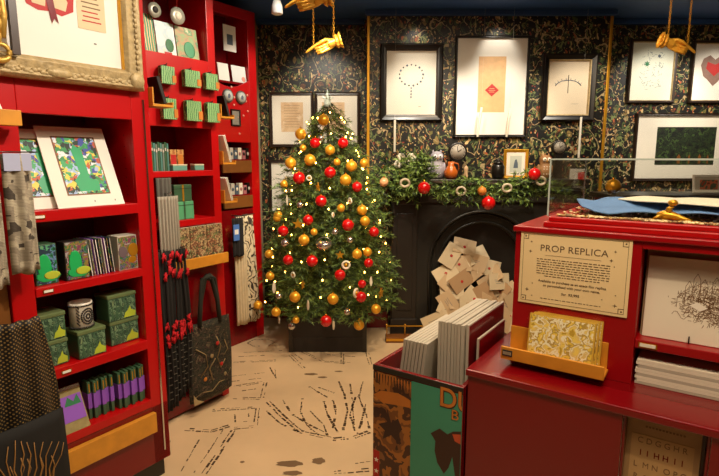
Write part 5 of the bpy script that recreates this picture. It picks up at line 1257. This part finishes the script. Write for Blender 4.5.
# oak ledges on the side panels of the units, with leaning books
def side_ledge(lab, base, face_b, z, blab, bm_m, bh, t=.018, run=.11):
    o = thing('oak_ledge', lab, 'ledge', W(base, face_b, z), RZL)
    MB().box(.0008, run, -.07, .02, 0, .012, OAK).build('ledge', o, bevel=.002); MB().box(.0008, .008, -.07, .02, .012, .085, OAK).build('back_strip', o, bevel=.002); MB().box(run-.006, run, -.07, .02, .012, .025, OAK).build('lip', o)
    b_ = thing('leaning_book', blab, 'book', W(base+.060, face_b+.018, z+.0135), rot=(0, R_(-16), RZL)); MB().box(0, t, -.05, .03, 0, bh, bm_m).build('cover', b_, bevel=.001); MB().box(.002, t-.002, -.0506, .028, .002, bh-.002, MATG if bm_m != BLKF else INK).build('pages', b_)
side_ledge('oak ledge on the side of the near-left unit, below the gilt frame corner', 1.437, -2.20, 1.835, 'dark book leaning on the oak ledge below the gilt frame corner', BLKF, .125)
side_ledge('uppermost oak ledge on the side of the middle unit', 2.2165, -2.65, 1.85, 'dark book leaning on the uppermost oak ledge of the middle unit', BLKF, .13)
side_ledge('middle oak ledge on the side of the middle unit', 2.2165, -2.65, 1.56, 'white book leaning on the middle oak ledge', WHT, .175)
side_ledge('lowest oak ledge on the side of the middle unit', 2.2165, -2.65, 1.31, 'white book leaning on the lowest oak ledge', WHT, .155)

# ------------------------------------------------------------------ goods on the far shelving
ps = upright('small_poster', 'white poster with grey drawing in the top recess of the far shelving', 'poster', 2.98, .02, 2.42, .13, .20, WHT, B3, 0); ps.location = W(2.965, B3-.035, 2.455); MB().tube([(-.04, .003, .20), (-.04, .003, .264)], .0012, INK, 4).tube([(.04, .003, .20), (.04, .003, .264)], .0012, INK, 4).build('hanging_string', ps); ps.rotation_euler = (0, 0, RZL); MB().box(-.03, .03, -.001, -.0002, .05, .13, INKG).build('drawing', ps)
upright('greeting_card', 'white card at the left of the far top shelf', 'card', 2.90, .04, 2.219, .11, .14, WHT, B3, 8)
ps = upright('greeting_card', 'white card with pink patch at the right of the far top shelf', 'card', 3.045, .02, 2.219, .15, .135, mat('pale_card', '#d8dcd8', .6), B3, 8); MB().sph((.045, 0, .03), .022, mat('pink_patch', '#d89080', .6), 8, 5, (1, .06, 1)).build('pink_motif', ps)
for a0, lab in ((2.885, 'left round silver mirror on the red panel of the far unit'), (3.025, 'right round silver mirror on the red panel of the far unit')):
    o = thing('round_mirror', lab, 'mirror', W(a0, B3, 2.095), RZL); MB().lathe([(.042, -.020), (.052, -.016), (.055, -.004), (.055, -.0005)], mat('grey_rim', '#6a6a62', .4, metal=.4), 24, (0, 0), 'y').build('rim', o); MB().lathe([(.040, -.0215), (.040, -.0185)], mat('pale_disc', '#c4c8c0', .15), 20, (0, 0), 'y').prism([(-.014, -.018), (.012, -.018), (.016, .004), (.004, .018), (-.010, .010)], -.0222, -.0216, INKG).build('disc', o)
for i, (a0, z0) in enumerate(((2.93, 2.17), (3.10, 2.12), (2.955, 2.09), (3.085, 2.07), (2.95, 2.03), (3.10, 1.99), (3.05, 1.95), (2.99, 1.93), (3.0, 1.80))):
    tag(MB().lathe([(.008, -.006), (.010, -.0005)], mat('pale_pink_badge', '#e0a890', .4), 8, (0, 0), 'y').build('pin_badge', loc=W(a0, B3, z0), rz=RZL), 'tiny pink pin badge on the red panel of the far unit', 'badge', 'pin badges on the far red panel')
o = thing('small_framed_print', 'small dark framed print below the mirrors on the far unit', 'framed picture', W(2.96, B3, 1.86), RZL); frame_mb(.10, .135, .012, .014, BLKF).build('frame', o); MB().box(-.04, .04, -.006, -.001, .012, .123, mat('grey_photo', '#8a8478', .5, var=.4, scale=40)).build('photo', o)
fr_ = random.Random(5); cols = [BLKF, MATG, mat('dusty_blue', '#4a5a68', .5), CRM, mat('dusty_pink', '#a8686a', .5)]
for z0, n, gname, lab in ((1.591, 6, 'small boxes on the upper far shelf', 'small boxed figure in the row on the upper shelf of the far unit'), (1.2955, 6, 'small boxes on the lower far shelf', 'small boxed figure in the row on the lower shelf of the far unit')):
    for k in range(n):
        o = thing('boxed_figure', lab, 'box', lp(2.87+k*.045, .03, z0, B3), RZL, gname); MB().box(0, .038, 0, .04, 0, .075+.02*(k % 2), cols[k % 5]).build('box', o, bevel=.001); MB().sph((.019, -.001, .045), .012, cols[(k+1) % 5], 8, 6, (1, .4, 1.3)).build('figure', o)
TWG = artmat('cream_twig_cloth', ['#3a3026', '#c8b690', '#d8c8a4', '#cdbb94', '#dccfae'], 9, 'wave', rough=.85, dist=.35)
hang('twig_print_cloth', 'cream cloth with dark twig print hanging nearest the papered wall', 'cloth', 2.96, 3.15, .18, 1.12, B3+.03, TWG, 4, .014, skew=-.06)
hang('twig_print_cloth', 'shorter cream twig print cloth hanging left of the longer one', 'cloth', 2.83, 2.965, .20, .88, B3+.075, mat('cream_drape', '#cdbb96', .85, var=.2, scale=25), 5, .018)
hang('black_cloth', 'black folded cloth with blue tag hanging on the far unit', 'cloth', 2.78, 2.90, .80, 1.12, B3+.115, mat('black_cotton', '#1a1815', .9), 3, .010)
tag(MB().box(-.03, .03, -.004, 0, 0, .13, mat('blue_tag', '#4a78c0', .5)).box(-.02, .02, -.005, -.0041, .05, .09, WHT).build('blue_tag', loc=W(2.80, B3+.140, .94), rz=RZL), 'small blue swing tag on the black hanging cloth', 'tag')
for a0, z0, b_ in ((3.04, 1.125, .03), (2.88, 1.13, .11)): tag(MB().tube([(-.07, 0, 0), (.07, 0, 0)], .004, BLK, 6).tube([(0, 0, 0), (0, b_-.002, 0)], .004, BLK, 6).build('hanging_bar', loc=W(a0, B3+b_, z0), rz=RZL), 'black bar holding cloths on the far unit, '+('right' if a0 > 3 else 'left'), 'bar')
